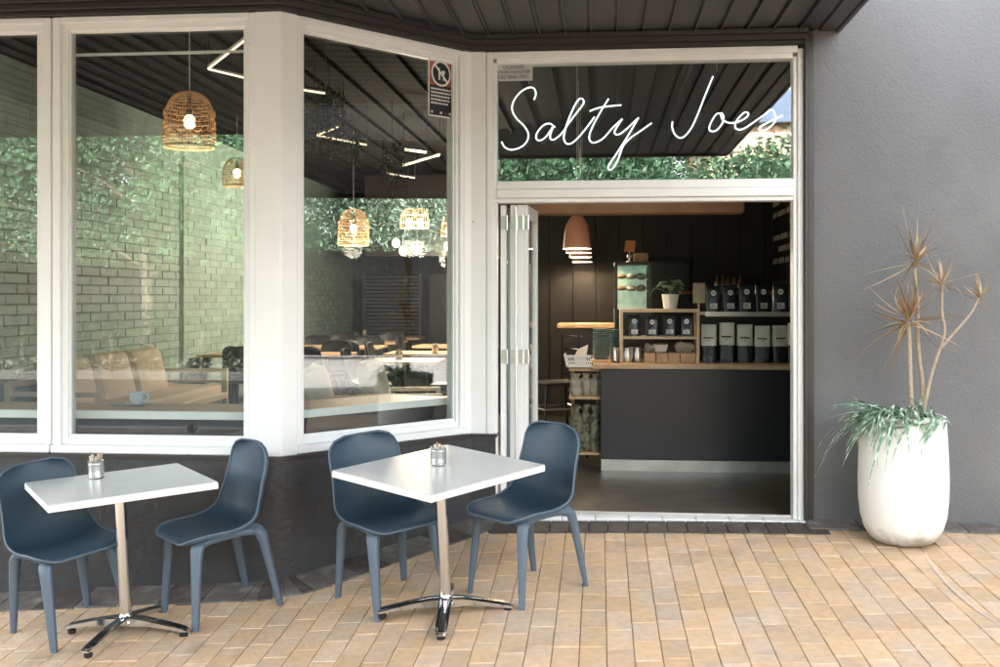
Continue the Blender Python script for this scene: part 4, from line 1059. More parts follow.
# ---------------------------------------------------------------- the bar
CY = 8.94
xl = atY(601, 400, CY).x
BR = thing('bar_counter', (1.2, 9.2, 0), 'black fronted service counter with pale timber top and metal kickboard', 'counter')
m_ = MB(); m_.box(xl, 2.07, CY, 9.55, .10, .862); obj('front_panel', m_, 'bar', BR)
m_ = MB(); m_.box(xl + .002, 2.07, CY - .006, 9.5, .0, .095); obj('kickboard', m_, 'kick', BR)
m_ = MB(); m_.box(xl - .07, 2.07, CY - .045, 9.62, .863, .905); obj('counter_top', m_, 'timber', BR, bevel=.004)
for (xa, xb) in ((.42, .98), (1.06, 1.7)):
    m_ = MB(); m_.box(xa, xb, CY - .0475, CY - .0455, .868, .898); obj('price_strip', m_, 'ply', BR)
RB = thing('bar_return', (-.2, 10.6, 0), 'higher timber ledge on a dark panel behind the plates', 'counter')
qa = atZ(557, 325, 1.2); qb = atZ(601, 325, 1.2)
m_ = MB(); m_.box(qa.x, qb.x + .5, qa.y, qa.y + .6, 1.17, 1.21); obj('ledge_top', m_, 'timber', RB, bevel=.004)
m_ = MB(); m_.box(qa.x + .14, qb.x + .5, qa.y + .08, qa.y + .55, 0, 1.169); obj('ledge_panel', m_, 'bar', RB)
# timber shelf rack on the counter
SY = 9.12; CT = .905
def cx(x): return atY(x, 330, SY).x
x0, x1, x2 = cx(621.5), cx(698), 2.06
SR = thing('shelf_rack', ((x0 + x1) / 2, SY, CT), 'pale timber display rack on the counter holding coffee bags', 'rack')
zt = 1.338; zmid = 1.13
for xx, zz in ((x0, zt), (x1, zt)):
    m_ = MB(); m_.box(xx - .013, xx + .013, SY - .01, SY + .26, CT, zz); obj('upright', m_, 'ply', SR)
m_ = MB(); m_.box(x0 - .013, x1 + .013, SY - .012, SY + .262, zt + .001, zt + .028); obj('top_shelf', m_, 'ply', SR)
m_ = MB(); m_.box(x0 + .014, x1 - .014, SY - .008, SY + .26, zmid - .022, zmid); obj('middle_shelf', m_, 'ply', SR)
m_ = MB(); m_.box(x1 + .014, x2, SY - .01, SY + .26, zt - .02, zt + .004); obj('side_shelf', m_, 'ply', SR)
m_ = MB(); m_.box(x1 + .06, x1 + .78, SY - .016, SY - .011, zt - .034, zt + .006); obj('price_rail', m_, 'kick', SR)
m_ = MB(); m_.box(x1 + .014, x2, SY + .24, SY + .258, CT + .01, zt - .021); obj('back_panel', m_, 'black', SR)
def bag(x, y, z, wd, h, dp, style, label, group, yaw=0):
    t = thing('coffee_bag', (x, y, z), label, 'coffee bag', group, local=True, rz=yaw)
    m_ = MB(); NZ, NR = 9, 16; rings = []
    def ring(k):
        f = k / NZ; ww = wd / 2 * (1 - .05 * f); dd = dp / 2 * (1 - f) ** .55 + .002; pw = .35
        out = []
        for j in range(NR):
            a_ = 2 * PI * j / NR; c_, s_ = math.cos(a_), math.sin(a_)
            out.append(Vector((ww * math.copysign(abs(c_) ** pw, c_) * (1 + .03 * noise.noise(Vector((x * 9, f * 5, j)))), dd * math.copysign(abs(s_) ** .6, s_) + .006 * noise.noise(Vector((x * 7 + j, f * 6, 2))) * (1 - f), f * h + (.004 * noise.noise(Vector((x * 5, j * .6, 1))) if k == NZ else 0))))
        return out
    for k in range(NZ + 1): rings.append(ring(k))
    def build(k0, k1, cap0, cap1, m, nm):
        mm = MB(); rs = [[mm.v(p) for p in rings[k]] for k in range(k0, k1 + 1)]
        for i in range(len(rs) - 1):
            for j in range(NR): mm.face([rs[i][j], rs[i][(j + 1) % NR], rs[i + 1][(j + 1) % NR], rs[i + 1][j]])
        if cap0: mm.face(rs[0])
        if cap1: mm.face(rs[-1])
        return obj(nm, mm, m, t, smooth=True, ang=60)
    def front(f): return -(dp / 2 * (1 - f) ** .55 + .002)
    def patch(nm, m, pts, dy=.004):
        mm = MB(); mm.face([mm.v((px_, front(pz / h) - dy - .002, pz)) for px_, pz in pts]); return obj(nm, mm, m, t)
    if style == 'black':
        build(0, NZ, True, True, 'bagblack', 'pouch')
        patch('round_logo', 'label', [(wd * .19 * math.cos(2 * PI * i / 20), h * .72 + wd * .19 * math.sin(2 * PI * i / 20)) for i in range(20)], .012)
        patch('label_panel', 'label', [(-wd * .25, h * .12), (wd * .25, h * .12), (wd * .25, h * .33), (-wd * .25, h * .33)], .008)
        mm = MB()
        for k in range(3): mm.box(-wd * .18, wd * (.18 - .06 * k), front(.25) - .0125, front(.25) - .0115, h * (.155 + .05 * k), h * (.172 + .05 * k))
        mm.box(-wd * .11, wd * .11, front(.72) - .0165, front(.72) - .0155, h * .71, h * .74)
        tag(obj('small_print', mm, 'ink', t), kind='stuff')
    else:
        build(0, 4, True, False, 'bagblack', 'pouch'); build(4, NZ, False, True, 'bagwhite', 'paper_sleeve')
        mm = MB(); xx = -wd * .30
        for k in range(5):
            l = wd * (.09 + .03 * (k % 2)); mm.box(xx, xx + l, front(.62) - .012, front(.62) - .011, h * .635, h * .675); xx += l + wd * .02
        mm.box(-wd * .1, wd * .12, front(.62) - .012, front(.62) - .011, h * .58, h * .59)
        tag(obj('lettering', mm, 'ink', t), kind='stuff')
    return t
order = ['first', 'second', 'third', 'fourth', 'fifth', 'sixth']
for k, x in enumerate((714, 730.5, 747, 763, 781.5, 796)):
    bag(cx(x), SY + random.uniform(.05, .1), zt + .0045, .125, random.uniform(.215, .24), .08, 'black', 'black coffee bag with white labels on the upper shelf, %s from the potted plant' % order[k], 'black bags on the upper shelf', random.uniform(-.3, .3))
for k, x in enumerate((634, 652.5, 670.5, 688)):
    bag(cx(x), SY + random.uniform(.05, .1), zmid + .0005, .115, random.uniform(.16, .18), .075, 'black', 'small black coffee bag inside the timber rack, %s from the plates' % order[k], 'black bags in the timber rack', random.uniform(-.3, .3))
for k, x in enumerate((709.5, 728, 746, 763.5, 781, 797)):
    bag(cx(x), SY + random.uniform(.05, .085), CT + .0005, .138, .33 + random.uniform(-.018, .018), .09, 'two', 'tall white and black coffee bag on the counter, %s from the timber rack' % order[k], 'tall two tone bags on the counter', random.uniform(-.22, .22))
# jugs, boxes, bowls
for k, (x, dy) in enumerate(((614.5, .02), (627.5, .0), (637.5, .03), (633, .16))):
    xx = cx(x); h = .125
    t = thing('milk_jug', (xx, SY + dy, CT), 'brushed steel milk jug on the counter, %s from the teal plates' % order[k], 'jug', 'steel milk jugs', local=True, rz=random.uniform(-1, 1))
    m_ = MB(); m_.lathe([(.036, 0), (.041, .01), (.041, h * .45), (.033, h * .8), (.036, h), (.033, h), (.03, h * .8), (.037, h * .45)], 20); obj('body', m_, 'brushed', t, smooth=True)
    m_ = MB(); m_.tube(smoothpath([(.036, 0, h * .85), (.066, 0, h * .8), (.066, 0, h * .35), (.04, 0, h * .25)], 4), .004, 6); obj('handle', m_, 'brushed', t, smooth=True)
for k, (xa, xb) in enumerate(((644, 656), (656.5, 668), (668.5, 680), (680.5, 696))):
    a_, b_ = cx(xa), cx(xb)
    t = thing('wooden_box', ((a_ + b_) / 2, SY + .1, CT), 'small open pale wooden box inside the rack, %s from the milk jugs' % order[k], 'box', 'wooden boxes in the rack')
    m_ = MB(); y0_, y1_ = SY + .02, SY + .2; z0_, z1_ = CT + .001, CT + .082
    m_.box(a_ + .002, b_ - .002, y0_, y0_ + .01, z0_, z1_); m_.box(a_ + .002, b_ - .002, y1_ - .01, y1_, z0_, z1_); m_.box(a_ + .002, a_ + .01, y0_ + .01, y1_ - .01, z0_, z1_); m_.box(b_ - .01, b_ - .002, y0_ + .01, y1_ - .01, z0_, z1_); m_.box(a_ + .01, b_ - .01, y0_ + .01, y1_ - .01, z0_, z0_ + .008)
    obj('box_sides', m_, 'timber', t)
for k, (x, wd, h, m, lab) in enumerate(((650, .09, .07, 'sack', 'folded brown napkins heaped in a wooden box'), (661, .13, .075, 'kick', 'grey tin tray resting on the wooden boxes'), (685, .17, .09, 'sack', 'soft beige cloth bundle heaped on the wooden boxes'))):
    m_ = MB(); c = Vector((cx(x), SY + .11, CT + .083)); mt = Matrix.Translation(c + Vector((0, 0, h * .5)))
    if k == 1:
        m_.hexa([c + Vector(p) for p in ((-.05, -.05, 0), (.05, -.05, 0), (.05, .05, 0), (-.05, .05, 0))], [c + Vector(p) for p in ((-.068, -.06, h), (.068, -.06, h), (.068, .06, h), (-.068, .06, h))]); o = obj('tin_tray', m_, m, bevel=.006)
    else:
        m_.pillow(mt, wd, .13, h, 8)
        for v in m_.bm.verts: v.co += Vector((0, 0, .02)) * noise.noise(v.co * 30)
        o = obj('cloth_bundle' if k else 'napkin_heap', m_, m, smooth=True)
    tag(o, lab, 'bundle' if k == 2 else ('tray' if k == 1 else 'napkins'))
def plates(px, n, yy, r, lab):
    xx = cx(px)
    for k in range(n):
        m_ = MB(); z = CT + .03 + k * .0155
        m_.lathe([(r * .6, 0), (r * .97, .007), (r, .0125), (r * .97, .0135), (r * .58, .006)], 24, (xx + random.uniform(-.003, .003), yy, z))
        tag(obj('plate', m_, 'teal', smooth=True), ('topmost dark teal plate of the stack ' if k == n - 1 else 'bottom dark teal plate on the board of the stack ' if k == 0 else 'dark teal plate between others in the stack ') + lab, 'plate', 'teal plates stacked ' + lab)
    m_ = MB(); m_.box(xx - .09, xx + .09, yy - .09, yy + .09, CT + .001, CT + .029); tag(obj('wooden_board', m_, 'timber', bevel=.003), 'thick timber board under the plates ' + lab, 'board')
plates(601, 17, 9.08, .073, 'at the end of the counter'); plates(617, 16, 9.36, .068, 'behind the milk jugs')
# glass display cabinet behind the rack
DC = thing('display_cabinet', (cx(633), 9.85, .9), 'black framed glass display cabinet with green lit shelves behind the rack', 'cabinet')
ya = 9.75; xa, xb = atY(614.5, 290, ya).x, atY(651.5, 290, ya).x; zb_, zt_ = 1.335, atY(630, 262, ya).z
m_ = MB(); e = .028
m_.box(xa, xb, ya, ya + .42, zt_ - e, zt_); m_.box(xa, xb, ya, ya + .42, zb_ - .05, zb_ + .02)
for xx in (xa, xb - e): m_.box(xx, xx + e, ya + .001, ya + e, zb_ + .02, zt_ - e); m_.box(xx, xx + e, ya + .42 - e, ya + .419, zb_ + .02, zt_ - e)
m_.box(xa, xb, ya + .42, ya + .43, zb_, zt_); m_.box(xa, xb, ya + .002, ya + .42, .9, zb_ - .051); obj('frame', m_, 'black', DC)
m_ = MB(); m_.box(xa + e, xb - e, ya + .40, ya + .415, zb_ + .02, zt_ - e); obj('back_panel', m_, 'fridge_in', DC)
m_ = MB(); m_.box(xa + e, xb - e, ya + .01, ya + .014, zb_ + .02, zt_ - e); obj('glass_pane', m_, 'thin_glass', DC)
for z in (zt_ - .16, zt_ - .27):
    m_ = MB(); m_.box(xa + e, xb - e, ya + .03, ya + .39, z, z + .008); obj('glass_shelf', m_, 'thin_glass', DC)
    for k in range(3):
        m_ = MB(); m_.ball((xa + .07 + k * .09, ya + .2, z + .03), .045, sc=(1.1, 1.4, .5 + .12 * k)); obj('pastry', m_, ['brownpaper', 'paper', 'sack'][k], DC, smooth=True)
# card and box on the cabinet
m_ = MB(); q = atY(629.5, 262, ya + .1)
CD = thing('card_holder', (q.x, ya + .1, zt_), 'orange card clipped in a small wire stand on the display cabinet', 'card')
m_ = MB(); m_.hexa([(q.x - .05, ya + .08, zt_ + .10), (q.x + .045, ya + .09, zt_ + .095), (q.x + .045, ya + .094, zt_ + .095), (q.x - .05, ya + .084, zt_ + .10)], [(q.x - .035, ya + .10, zt_ + .205), (q.x + .06, ya + .11, zt_ + .20), (q.x + .06, ya + .114, zt_ + .20), (q.x - .035, ya + .104, zt_ + .205)]); obj('card', m_, 'orange', CD)
m_ = MB(); m_.lathe([(.03, 0), (.032, .01), (.008, .015), (.006, .10)], 12, (q.x, ya + .1, zt_)); m_.ball((q.x, ya + .09, zt_ + .06), .025); obj('wire_stand', m_, 'brushed', CD, smooth=True)
m_ = MB(); a_ = atY(640, 267, ya + .12); m_.box(a_.x - .06, a_.x + .075, ya + .06, ya + .2, zt_ + .001, zt_ + .085); tag(obj('paper_box', m_, 'brownpaper', bevel=.004), 'plain brown paper box on top of the display cabinet', 'box')
# plant in white pot on the rack
q = Vector((cx(671), SY + .10, zt + .029))
PP = thing('potted_plant', q, 'broad leaved potted plant in a white ribbed pot on the rack', 'plant', local=True)
m_ = MB(); m_.lathe([(.052, 0), (.058, .01), (.074, .118), (.076, .128), (.070, .128), (.068, .118)], 26, wob=lambda u, z: 1 + .012 * math.sin(u * 2 * PI * 13)); obj('pot', m_, 'pot' if False else 'label', PP, smooth=True)
m_ = MB(); m_.lathe([(.069, .117), (.002, .122)], 18, cap0=False); obj('soil', m_, 'soil', PP)
for k in range(17):
    a_ = k * 2.4 + random.uniform(-.2, .2); l = random.uniform(.05, .13); hgt = random.uniform(.05, .11)
    if k in (0, 1): l, hgt, a_ = .15, .02, (PI, -.1)[k]
    c = Vector((l * math.cos(a_), l * .7 * math.sin(a_), .125 + hgt))
    m_ = MB(); d = Vector((math.cos(a_), math.sin(a_) * .7, -.25 - (1.2 if k < 2 else 0))).normalized(); sd_ = Vector((-math.sin(a_), math.cos(a_), random.uniform(-.3, .3))).normalized(); LL = random.uniform(.075, .105)
    base = c - d * LL * .4
    pts = [base + d * LL * t + Vector((0, 0, .02 * math.sin(PI * t))) for t in (0, .15, .35, .6, .85, 1)]
    m_.ribbon(pts, [.02, .06, .078, .07, .04, .002], sd_); lf = obj('leaf', m_, 'potplant', PP, smooth=True)
    m_ = MB(); m_.tube([(0, 0, .118), base * .6 + Vector((0, 0, .06)), base], .0022, 4); obj('stalk', m_, 'potplant', lf)
# dark screen on the back wall, beige board, bottles, menu board
q0, q1 = atY(636, 259, 12.93), atY(691, 340, 12.93)
TV = thing('dark_mirror', (q0.x, 12.93, q1.z), 'large black framed dark glass panel on the wall behind the cabinet', 'mirror')
m_ = MB(); m_.box(q0.x, q1.x, 12.93, 12.97, q1.z, q0.z); obj('frame', m_, 'black', TV, bevel=.006)
m_ = MB(); m_.box(q0.x + .05, q1.x - .05, 12.922, 12.929, q1.z + .05, q0.z - .05); obj('dark_glass', m_, 'inlay', TV)
q0, q1 = atY(693, 283, 9.6), atY(705, 303, 9.6)
m_ = MB(); m_.box(q0.x, q1.x, 9.6, 9.615, q1.z, q0.z); m_.box((q0.x + q1.x) / 2 - .01, (q0.x + q1.x) / 2 + .01, 9.616, 9.63, .905, q1.z + .05); tag(obj('notice_board', m_, 'greycush'), 'small blank beige board standing behind the coffee bags', 'board')
MB_ = thing('menu_board', (2.06, 10.8, 1.5), 'black letter board menu with rows of pale letters on the side wall', 'menu board')
m_ = MB(); m_.box(2.05, 2.079, 9.9, 12.8, 1.66, 2.95); obj('board', m_, 'black', MB_)
ml = MB(); random.seed(3)
for rw in range(8):
    z = 2.80 - rw * .135; y = 12.7
    while y > 10.2:
        l = random.uniform(.12, .5)
        if random.random() < .72:
            yy = y
            while yy > y - l: ml.box(2.044, 2.049, yy - .05, yy, z, z + .06); yy -= .075
        y -= l + .12
tag(obj('menu_letters', ml, 'greycush', MB_), kind='stuff')
random.seed(11)
BS = atY(770, 280, 12.6)
m_ = MB(); m_.box(.95, 2.07, 12.55, 12.97, 1.50, 1.54); tag(obj('wall_shelf', m_, 'beam'), 'dark timber wall shelf holding bottles behind the bar', 'shelf')
for k, x in enumerate((717, 723, 728, 734, 740)):
    q = atY(x, 275, 12.72); h = random.uniform(.15, .20); r = random.uniform(.028, .036)
    t = thing('bottle', (q.x, 12.72, 1.541), 'amber glass bottle on the wall shelf behind the coffee bags, %s' % ('menu board side' if k > 4 else 'cabinet side'), 'bottle', 'bottles on the wall shelf ' + ('menu side' if k > 4 else 'cabinet side'), local=True)
    m_ = MB(); m_.lathe([(r * .9, 0), (r, .01), (r, h * .58), (r * .4, h * .75), (r * .36, h), (r * .1, h)], 14); obj('glass', m_, 'brownpaper' if k % 3 == 0 else 'beam', t, smooth=True)
    m_ = MB(); m_.lathe([(r * 1.02, h * .2), (r * 1.02, h * .45)], 14, cap0=False, cap1=False); obj('label_wrap', m_, 'timber' if k % 2 else 'paper', t, smooth=True)
# copper pendants over the ledge
for k, (x, y, Y, lab) in enumerate(((577, 248.5, 9.05, 'nearest the doorway'), (578.6, 252.5, 9.9, 'second from the doorway'), (580.5, 257, 11.0, 'third from the doorway'), (582, 262, 12.5, 'furthest from the doorway'))):
    q = atY(x, y, Y); q.z = 1.888
    t = thing('copper_pendant', q, 'terracotta coloured bell pendant lamp over the ledge, ' + lab, 'pendant lamp', 'bell pendants in a row', local=True)
    r = .118; m_ = MB(); m_.lathe([(r, 0), (r * .98, .03), (r * .92, .12), (r * .80, .20), (r * .55, .255), (r * .30, .29), (r * .25, .335), (r * .1, .34)], 28, cap0=False); obj('shade', m_, 'copper', t, smooth=True)
    m_ = MB(); m_.lathe([(r * .97, .002), (r * .95, .03), (r * .89, .118), (r * .77, .195), (r * .5, .25)], 28, cap0=False, cap1=True); obj('shade_lining', m_, 'shade_in', t, smooth=True)
    m_ = MB(); m_.lathe([(r * 1.005, -.004), (r * 1.01, .006)], 28, cap0=False, cap1=False); obj('rim', m_, 'label', t)
    m_ = MB(); m_.tube([(0, 0, .338), (0, 0, 3.5 - 1.888)], .004, 6); obj('cord', m_, 'label', t)
    m_ = MB(); m_.ball((0, 0, .1), .03); obj('bulb', m_, 'bulb', t, smooth=True)
    li = bpy.data.lights.new('bulb_light', 'POINT'); li.energy = 1.5; li.color = (1, .78, .52); li.shadow_soft_size = .03
    lo = bpy.data.objects.new('bulb_light', li); COL.objects.link(lo); lo.parent = t; lo.location = (0, 0, .05)
# bar stool, tray, produce rack
q = atY(556, 380, 9.75)
ST = thing('bar_stool', (q.x, 9.75, 0), 'black metal bar stool with a low back beside the timber ledge', 'stool', local=True, rz=R(-65))
m_ = MB(); m_.box(-.19, .19, -.19, .19, .66, .69); obj('seat', m_, 'black', ST, bevel=.012, seg=2)
m_ = MB()
for z in (.74, .86, .98, 1.10): m_.tube(smoothpath([(-.19, .14, z), (-.12, .2, z), (.12, .2, z), (.19, .14, z)], 3), .011, 6)
for sx in (-.19, .19): m_.tube([(sx, .14, .68), (sx, .15, 1.12)], .012, 6)
obj('backrest', m_, 'black', ST)
for sx in (-1, 1):
    for sy in (-1, 1):
        m_ = MB(); m_.tube([(sx * .16, sy * .16, .66), (sx * .22, sy * .22, 0)], .013, 6); obj('leg', m_, 'black', ST)
m_ = MB()
for z in (.25, .45): m_.tube([(-.2, -.2, z), (.2, -.2, z), (.2, .2, z), (-.2, .2, z), (-.2, -.2, z)], .008, 6)
obj('foot_rail', m_, 'brushed', ST)
q0 = atY(563, 360, 8.95); q1 = atY(596, 360, 8.95)
TR = thing('perforated_basket', ((q0.x + q1.x) / 2, 9.1, .86), 'shallow white perforated basket of papers at the end of the counter', 'basket')
xa, xb, ya, yb, za, zz = q0.x, xl - .08, 8.97, 9.3, .87, .97
m_ = MB(); m_.box(xa + .04, xb, ya, yb, za, za + .008)
for k in range(13):
    f = k / 12; m_.bar((xa + .05 + (xb - xa - .06) * f, ya, za), (xa + .02 + (xb - xa - .03) * f + .02, ya - .02, zz), .006, .004); m_.bar((xa + .05 + (xb - xa - .06) * f + .015, ya, za), (xa + .02 + (xb - xa - .03) * f - .01, ya - .02, zz), .006, .004)
for z, o in ((za + .02, .004), (za + .05, .011), (zz, .02)): m_.bar((xa + .04 - o * 1.5, ya - o, z), (xb, ya - o, z), .008, .012); m_.bar((xa + .04 - o * 1.5, ya - o, z), (xa + .04 - o * 1.5, yb, z), .008, .012)
for k in range(6): m_.bar((xa + .03, ya + .03 + k * .05, za), (xa + .01, ya + .03 + k * .05, zz), .006, .006)
obj('wire_body', m_, 'label', TR)
m_ = MB(); m_.box(xa + .1, xb - .05, ya + .04, yb - .05, za + .009, za + .06); m_.hexa([(xb - .16, ya + .1, za + .061), (xb - .05, ya + .12, za + .061), (xb - .05, ya + .15, za + .061), (xb - .16, ya + .13, za + .061)], [(xb - .12, ya + .08, za + .15), (xb - .03, ya + .1, za + .19), (xb - .03, ya + .12, za + .19), (xb - .12, ya + .1, za + .15)]); obj('folded_papers', m_, 'paper', TR)
RK = thing('produce_rack', (xl - .15, 9.2, 0), 'low timber produce rack beside the counter with sacks on it', 'rack')
q0 = atY(569, 380, 9.0)
for z in (.62, .86):
    m_ = MB(); m_.box(q0.x, xl - .003, 9.0, 9.45, z - .025, z); obj('shelf', m_, 'timber', RK, bevel=.003)
for xx in (q0.x + .02, xl - .03):
    m_ = MB(); m_.box(xx - .015, xx + .015, 9.42, 9.45, 0, .834); obj('post', m_, 'timber', RK)
m_ = MB(); m_.box(q0.x, xl - .003, 9.0, 9.45, .12, .14); obj('shelf', m_, 'timber', RK)
for k in range(3):
    for lev, (z, mm, h) in enumerate(((.62, 'sack', .19), (.14, 'greensack', .40))):
        xx = q0.x + .06 + k * .082
        m_ = MB(); m_.lathe([(.035, 0), (.053, .03), (.058, h * .25), (.050, h * .5), (.055, h * .68), (.02, h * .84), (.034, h)], 14, (xx, 9.09 + .03 * (k % 2), z + .001), wob=lambda u, zz, s=k + lev * 5: 1 + .5 * noise.noise(Vector((math.cos(u * 2 * PI) * 2 + s * 3, math.sin(u * 2 * PI) * 2, zz * 14))))
        tag(obj('produce_sack', m_, mm, smooth=True), ('beige cloth sack on the upper shelf of the produce rack, %s from the counter' if lev == 0 else 'tall greenish net sack low in the produce rack, %s from the counter') % ['third', 'second', 'first'][k], 'sack', 'sacks on the produce rack')
m_ = MB(); m_.pillow(Matrix.Translation((xl - .1, 9.12, .835)), .16, .14, .03, 6); tag(obj('purple_cloth', m_, 'purple', smooth=True), 'purple cloth folded under the counter end above the sacks', 'cloth')

# ================================================================ ACROSS THE STREET (seen reflected in the glass)
def tree(x, y, h, r, label, n=3600, m='leaf', low=2.3, z0=None):
    z0 = KZ if z0 is None else z0
    t = thing('street_tree', (x, y, z0), label, 'tree', 'street trees', local=True)
    tr = MB(); top = h * .62
    tr.tube(smoothpath([(0, 0, 0), (.06, 0, h * .2), (-.04, .05, h * .4), (.05, 0, top)], 3), [.17 - .012 * i for i in range(10)], 8)
    cl = []
    for k in range(17):
        a_ = k * 2.4; rr_ = r * random.uniform(.3, .75); zc = random.uniform(low + .5, h - .7)
        c = Vector((rr_ * math.cos(a_), rr_ * math.sin(a_), zc)); cl.append((c, random.uniform(.5, .85) * r * .62))
        tr.tube(smoothpath([(0, 0, min(top * .9, zc * .75)), c * .5 + Vector((0, 0, zc * .42)), c], 3), [.06 - .007 * i for i in range(7)], 5)
    cl.append((Vector((0, 0, h - r * .5)), r * .6))
    obj('trunk', tr, 'bark', t, smooth=True)
    cr = MB()
    for i in range(n):
        c, rad_ = random.choice(cl)
        d = Vector((random.gauss(0, 1), random.gauss(0, 1), random.gauss(0, 1))).normalized(); p = c + d * rad_ * random.random() ** .4
        if p.z < low: p.z = low + random.uniform(0, .5)
        a_ = Vector((random.gauss(0, 1), random.gauss(0, 1), random.gauss(-.3, .7))).normalized(); s_ = random.uniform(.08, .19)
        cr.ribbon([p, p + a_ * s_ * .5, p + a_ * s_], [.02, s_ * .55, .004], a_.orthogonal().normalized())
    obj('crown', cr, m, t)
labs = ['broad leafy street tree opposite the left window', 'broad leafy street tree opposite the splayed window', 'leafy street tree opposite the cafe door', 'leafy street tree before the peach building', 'tall leafy tree beside the red brick shop', 'leafy tree at the end of the far footpath']
for k, (x, y, h, r) in enumerate(((-10.5, -11.5, 7.5, 3.4), (-5.5, -12.2, 8, 3.6), (-.5, -11.6, 6.4, 3.2), (4.6, -11.4, 5.2, 2.9), (-16, -12, 8.5, 3.6), (10.5, -11.8, 5.3, 2.9))): tree(x, y, h, r, labs[k], 24000, ['leaf', 'leaf2'][k % 2])
for k, (x, y, h, r) in enumerate(((25, 4.2, 6.8, 2.8), (27, 0.0, 7.0, 3.2), (30, 7.0, 6.5, 3.2))): tree(x, y, h, r, ['young leafy tree behind the dark paling fence', 'leafy tree leaning over the footpath past the fence', 'tall leafy tree deep behind the dark paling fence'][k], 20000, ['leaf2', 'leaf', 'leaf2'][k])
FX = 21.5
FC = thing('paling_fence', (FX, 4, KZ), 'dark paling fence across the end of the footpath', 'fence')
for k in range(70):
    m_ = MB(); y = .5 + k * .16; m_.box(FX + .005 * (k % 2), FX + .03, y, y + .159, KZ, KZ + 2.9 + .02 * (k % 3)); obj('paling', m_, 'fence', FC)
m_ = MB(); m_.box(FX + .03, FX + .1, .4, 11.8, KZ + .5, KZ + .6); m_.box(FX + .03, FX + .1, .4, 11.8, KZ + 2, KZ + 2.1); obj('rail', m_, 'fence', FC)
def house(name, x0, x1, y, z1, m, label, roof=None, wins=(), door=None):
    t = thing(name, ((x0 + x1) / 2, y - 4, KZ), label, 'building')
    m_ = MB(); m_.box(x0, x1, y - 8, y, KZ - .1, z1); obj('wall', m_, m, t)
    for (a_, b_, c_, d_) in wins:
        m_ = MB(); m_.box(a_ - .08, b_ + .08, y, y + .06, c_ - .08, d_ + .08); wf = obj('window', m_, 'fence', t)
        m_ = MB(); m_.box(a_, b_, y + .061, y + .07, c_, d_); obj('pane', m_, 'inlay', wf)
    if door:
        m_ = MB(); m_.box(door[0], door[1], y, y + .06, KZ, KZ + 2.2); obj('door', m_, 'fence', t)
    if roof == 'flat':
        m_ = MB(); m_.box(x0 - .2, x1 + .2, y - 8.2, y + .3, z1 + .002, z1 + .35); obj('parapet', m_, 'cream', t)
        m_ = MB(); m_.box(x0, x1, y + .01, y + 2.2, 2.75 + KZ, 3.0 + KZ); obj('verandah', m_, 'fence', t)
    if roof == 'hip':
        m_ = MB(); a_ = [m_.v(p) for p in ((x0 - .4, y - 8.4, z1 + .002), (x1 + .4, y - 8.4, z1 + .002), (x1 + .4, y + .4, z1 + .002), (x0 - .4, y + .4, z1 + .002))]; u = [m_.v(p) for p in ((x0 + 3, y - 4, z1 + 1.8), (x1 - 3, y - 4, z1 + 1.8))]
        m_.face(a_); m_.face([a_[0], a_[1], u[1], u[0]]); m_.face([a_[2], a_[3], u[0], u[1]]); m_.face([a_[1], a_[2], u[1]]); m_.face([a_[3], a_[0], u[0]]); obj('roof', m_, 'bluegrey', t)
house('peach_building', 3.2, 15, -17.5, 6.6, 'peach', 'peach rendered house with blue grey hipped roof across the street', 'hip', ((5, 6.2, 1.2, 2.6), (8.5, 9.7, 1.2, 2.6), (12, 13.2, 1.2, 2.6)), (7, 8))
house('brick_shop', -22, 1.8, -15.5, 2.7, 'redbrick', 'low dark red brick shop row under the street trees', 'flat', ((-20, -17, .6, 2), (-14, -11, .6, 2), (-8.5, -5.5, .6, 2), (-3.5, -1, .6, 2)), (-10.2, -9.2))

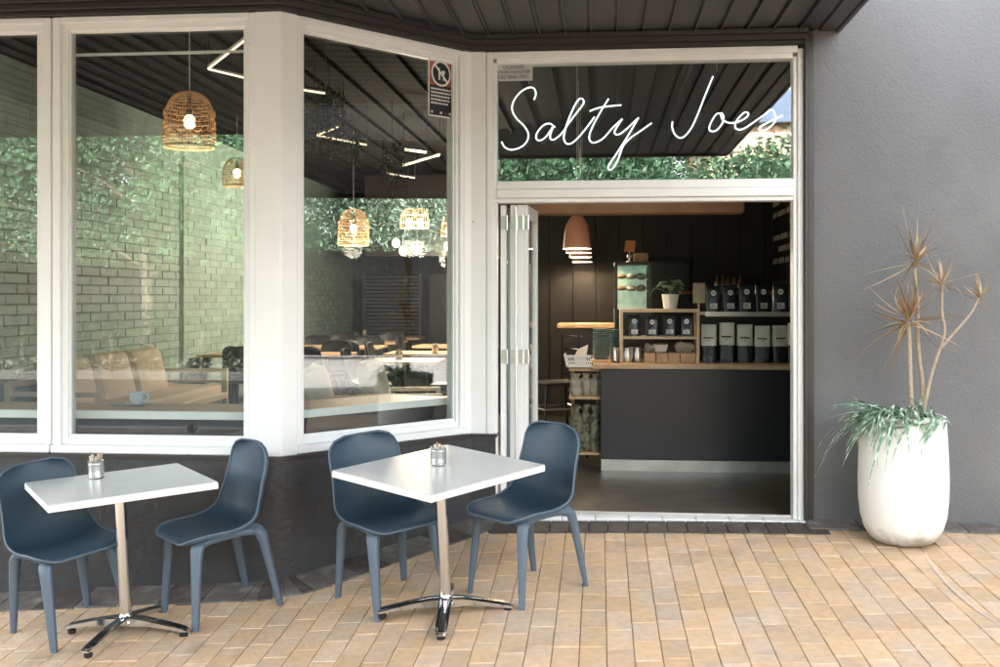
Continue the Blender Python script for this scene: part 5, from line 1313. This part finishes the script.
# added awning right of the grey wall, darkens reflections in the splayed glass
NA = thing('added_awning', (8, 4, 3.4), 'added dark ribbed awning beyond the grey wall, darkening the splayed window reflection', 'awning')
m_ = MB(); m_.box(4.2, 11.5, 1.2, 7.03, 3.40, 3.44); m_.box(4.2, 11.5, 1.15, 1.2, 3.3, 3.7); m_.box(11.5, 11.55, 1.15, 7.03, 3.3, 3.7); m_.box(4.15, 4.2, 1.15, 7.03, 3.3, 3.7); obj('roof_sheet', m_, 'gutter', NA)
for k in range(36):
    m_ = MB(); m_.box(4.25 + k * .2, 4.29 + k * .2, 1.2, 7.03, 3.37, 3.399); obj('rib', m_, 'soffit', NA)
m_ = MB(); m_.box(5.2, 12, 7.035, 7.3, -.4, 9.5); tag(obj('brick_wall', m_, 'redbrick'), 'red brick wall of the next shop under the added awning', 'wall')

for k, (x, y, h, r) in enumerate(((-13, -27, 10, 4.5), (-5, -28, 10.5, 4.5), (2, -27, 9, 4), (-21, -26, 10, 4.5))):
    tree(x, y, h, r, ['tall tree rising behind the brick shop row, chimney end', 'tall tree rising behind the middle of the brick shop row', 'tall tree rising between the brick shop and the peach house', 'tall tree rising behind the far end of the brick shop row'][k], 12000, 'leaf', 2.5)

for k, (x, y, h, r) in enumerate(((-13.2, -11.9, 7.2, 3.3), (-7.9, -12.6, 7.6, 3.3), (-3, -12.4, 7.0, 3.2))):
    tree(x, y, h, r, ['bushy tree crowded between two street trees, far from the peach house', 'bushy tree crowded between the street trees opposite the left window', 'bushy tree crowded in opposite the splayed window'][k], 22000, 'leaf2', 2.4)
for k in range(12):  # added row, hides the sunlit ground from the window reflections
    x = -21 + k * 2.05; m_ = MB(); t = thing('added_hedge', (x, -10.3, KZ), 'added dark green hedge shrub hiding sunlit ground before the brick shop row', 'shrub', 'added hedge shrubs across the street', local=True)
    for i in range(1500):
        p = Vector((random.uniform(-1.05, 1.05), random.uniform(-.4, .4), random.uniform(.05, 1.35))); d = Vector((random.gauss(0, 1), random.gauss(0, 1), random.gauss(0, 1))).normalized() * random.uniform(.08, .16)
        m_.ribbon([p, p + d * .5, p + d], [.02, .07, .004], d.orthogonal().normalized())
    obj('foliage', m_, 'hedge', t)
    m_ = MB(); m_.tube([(0, 0, 0), (0, 0, .9)], .05, 6); obj('stem', m_, 'bark', t)
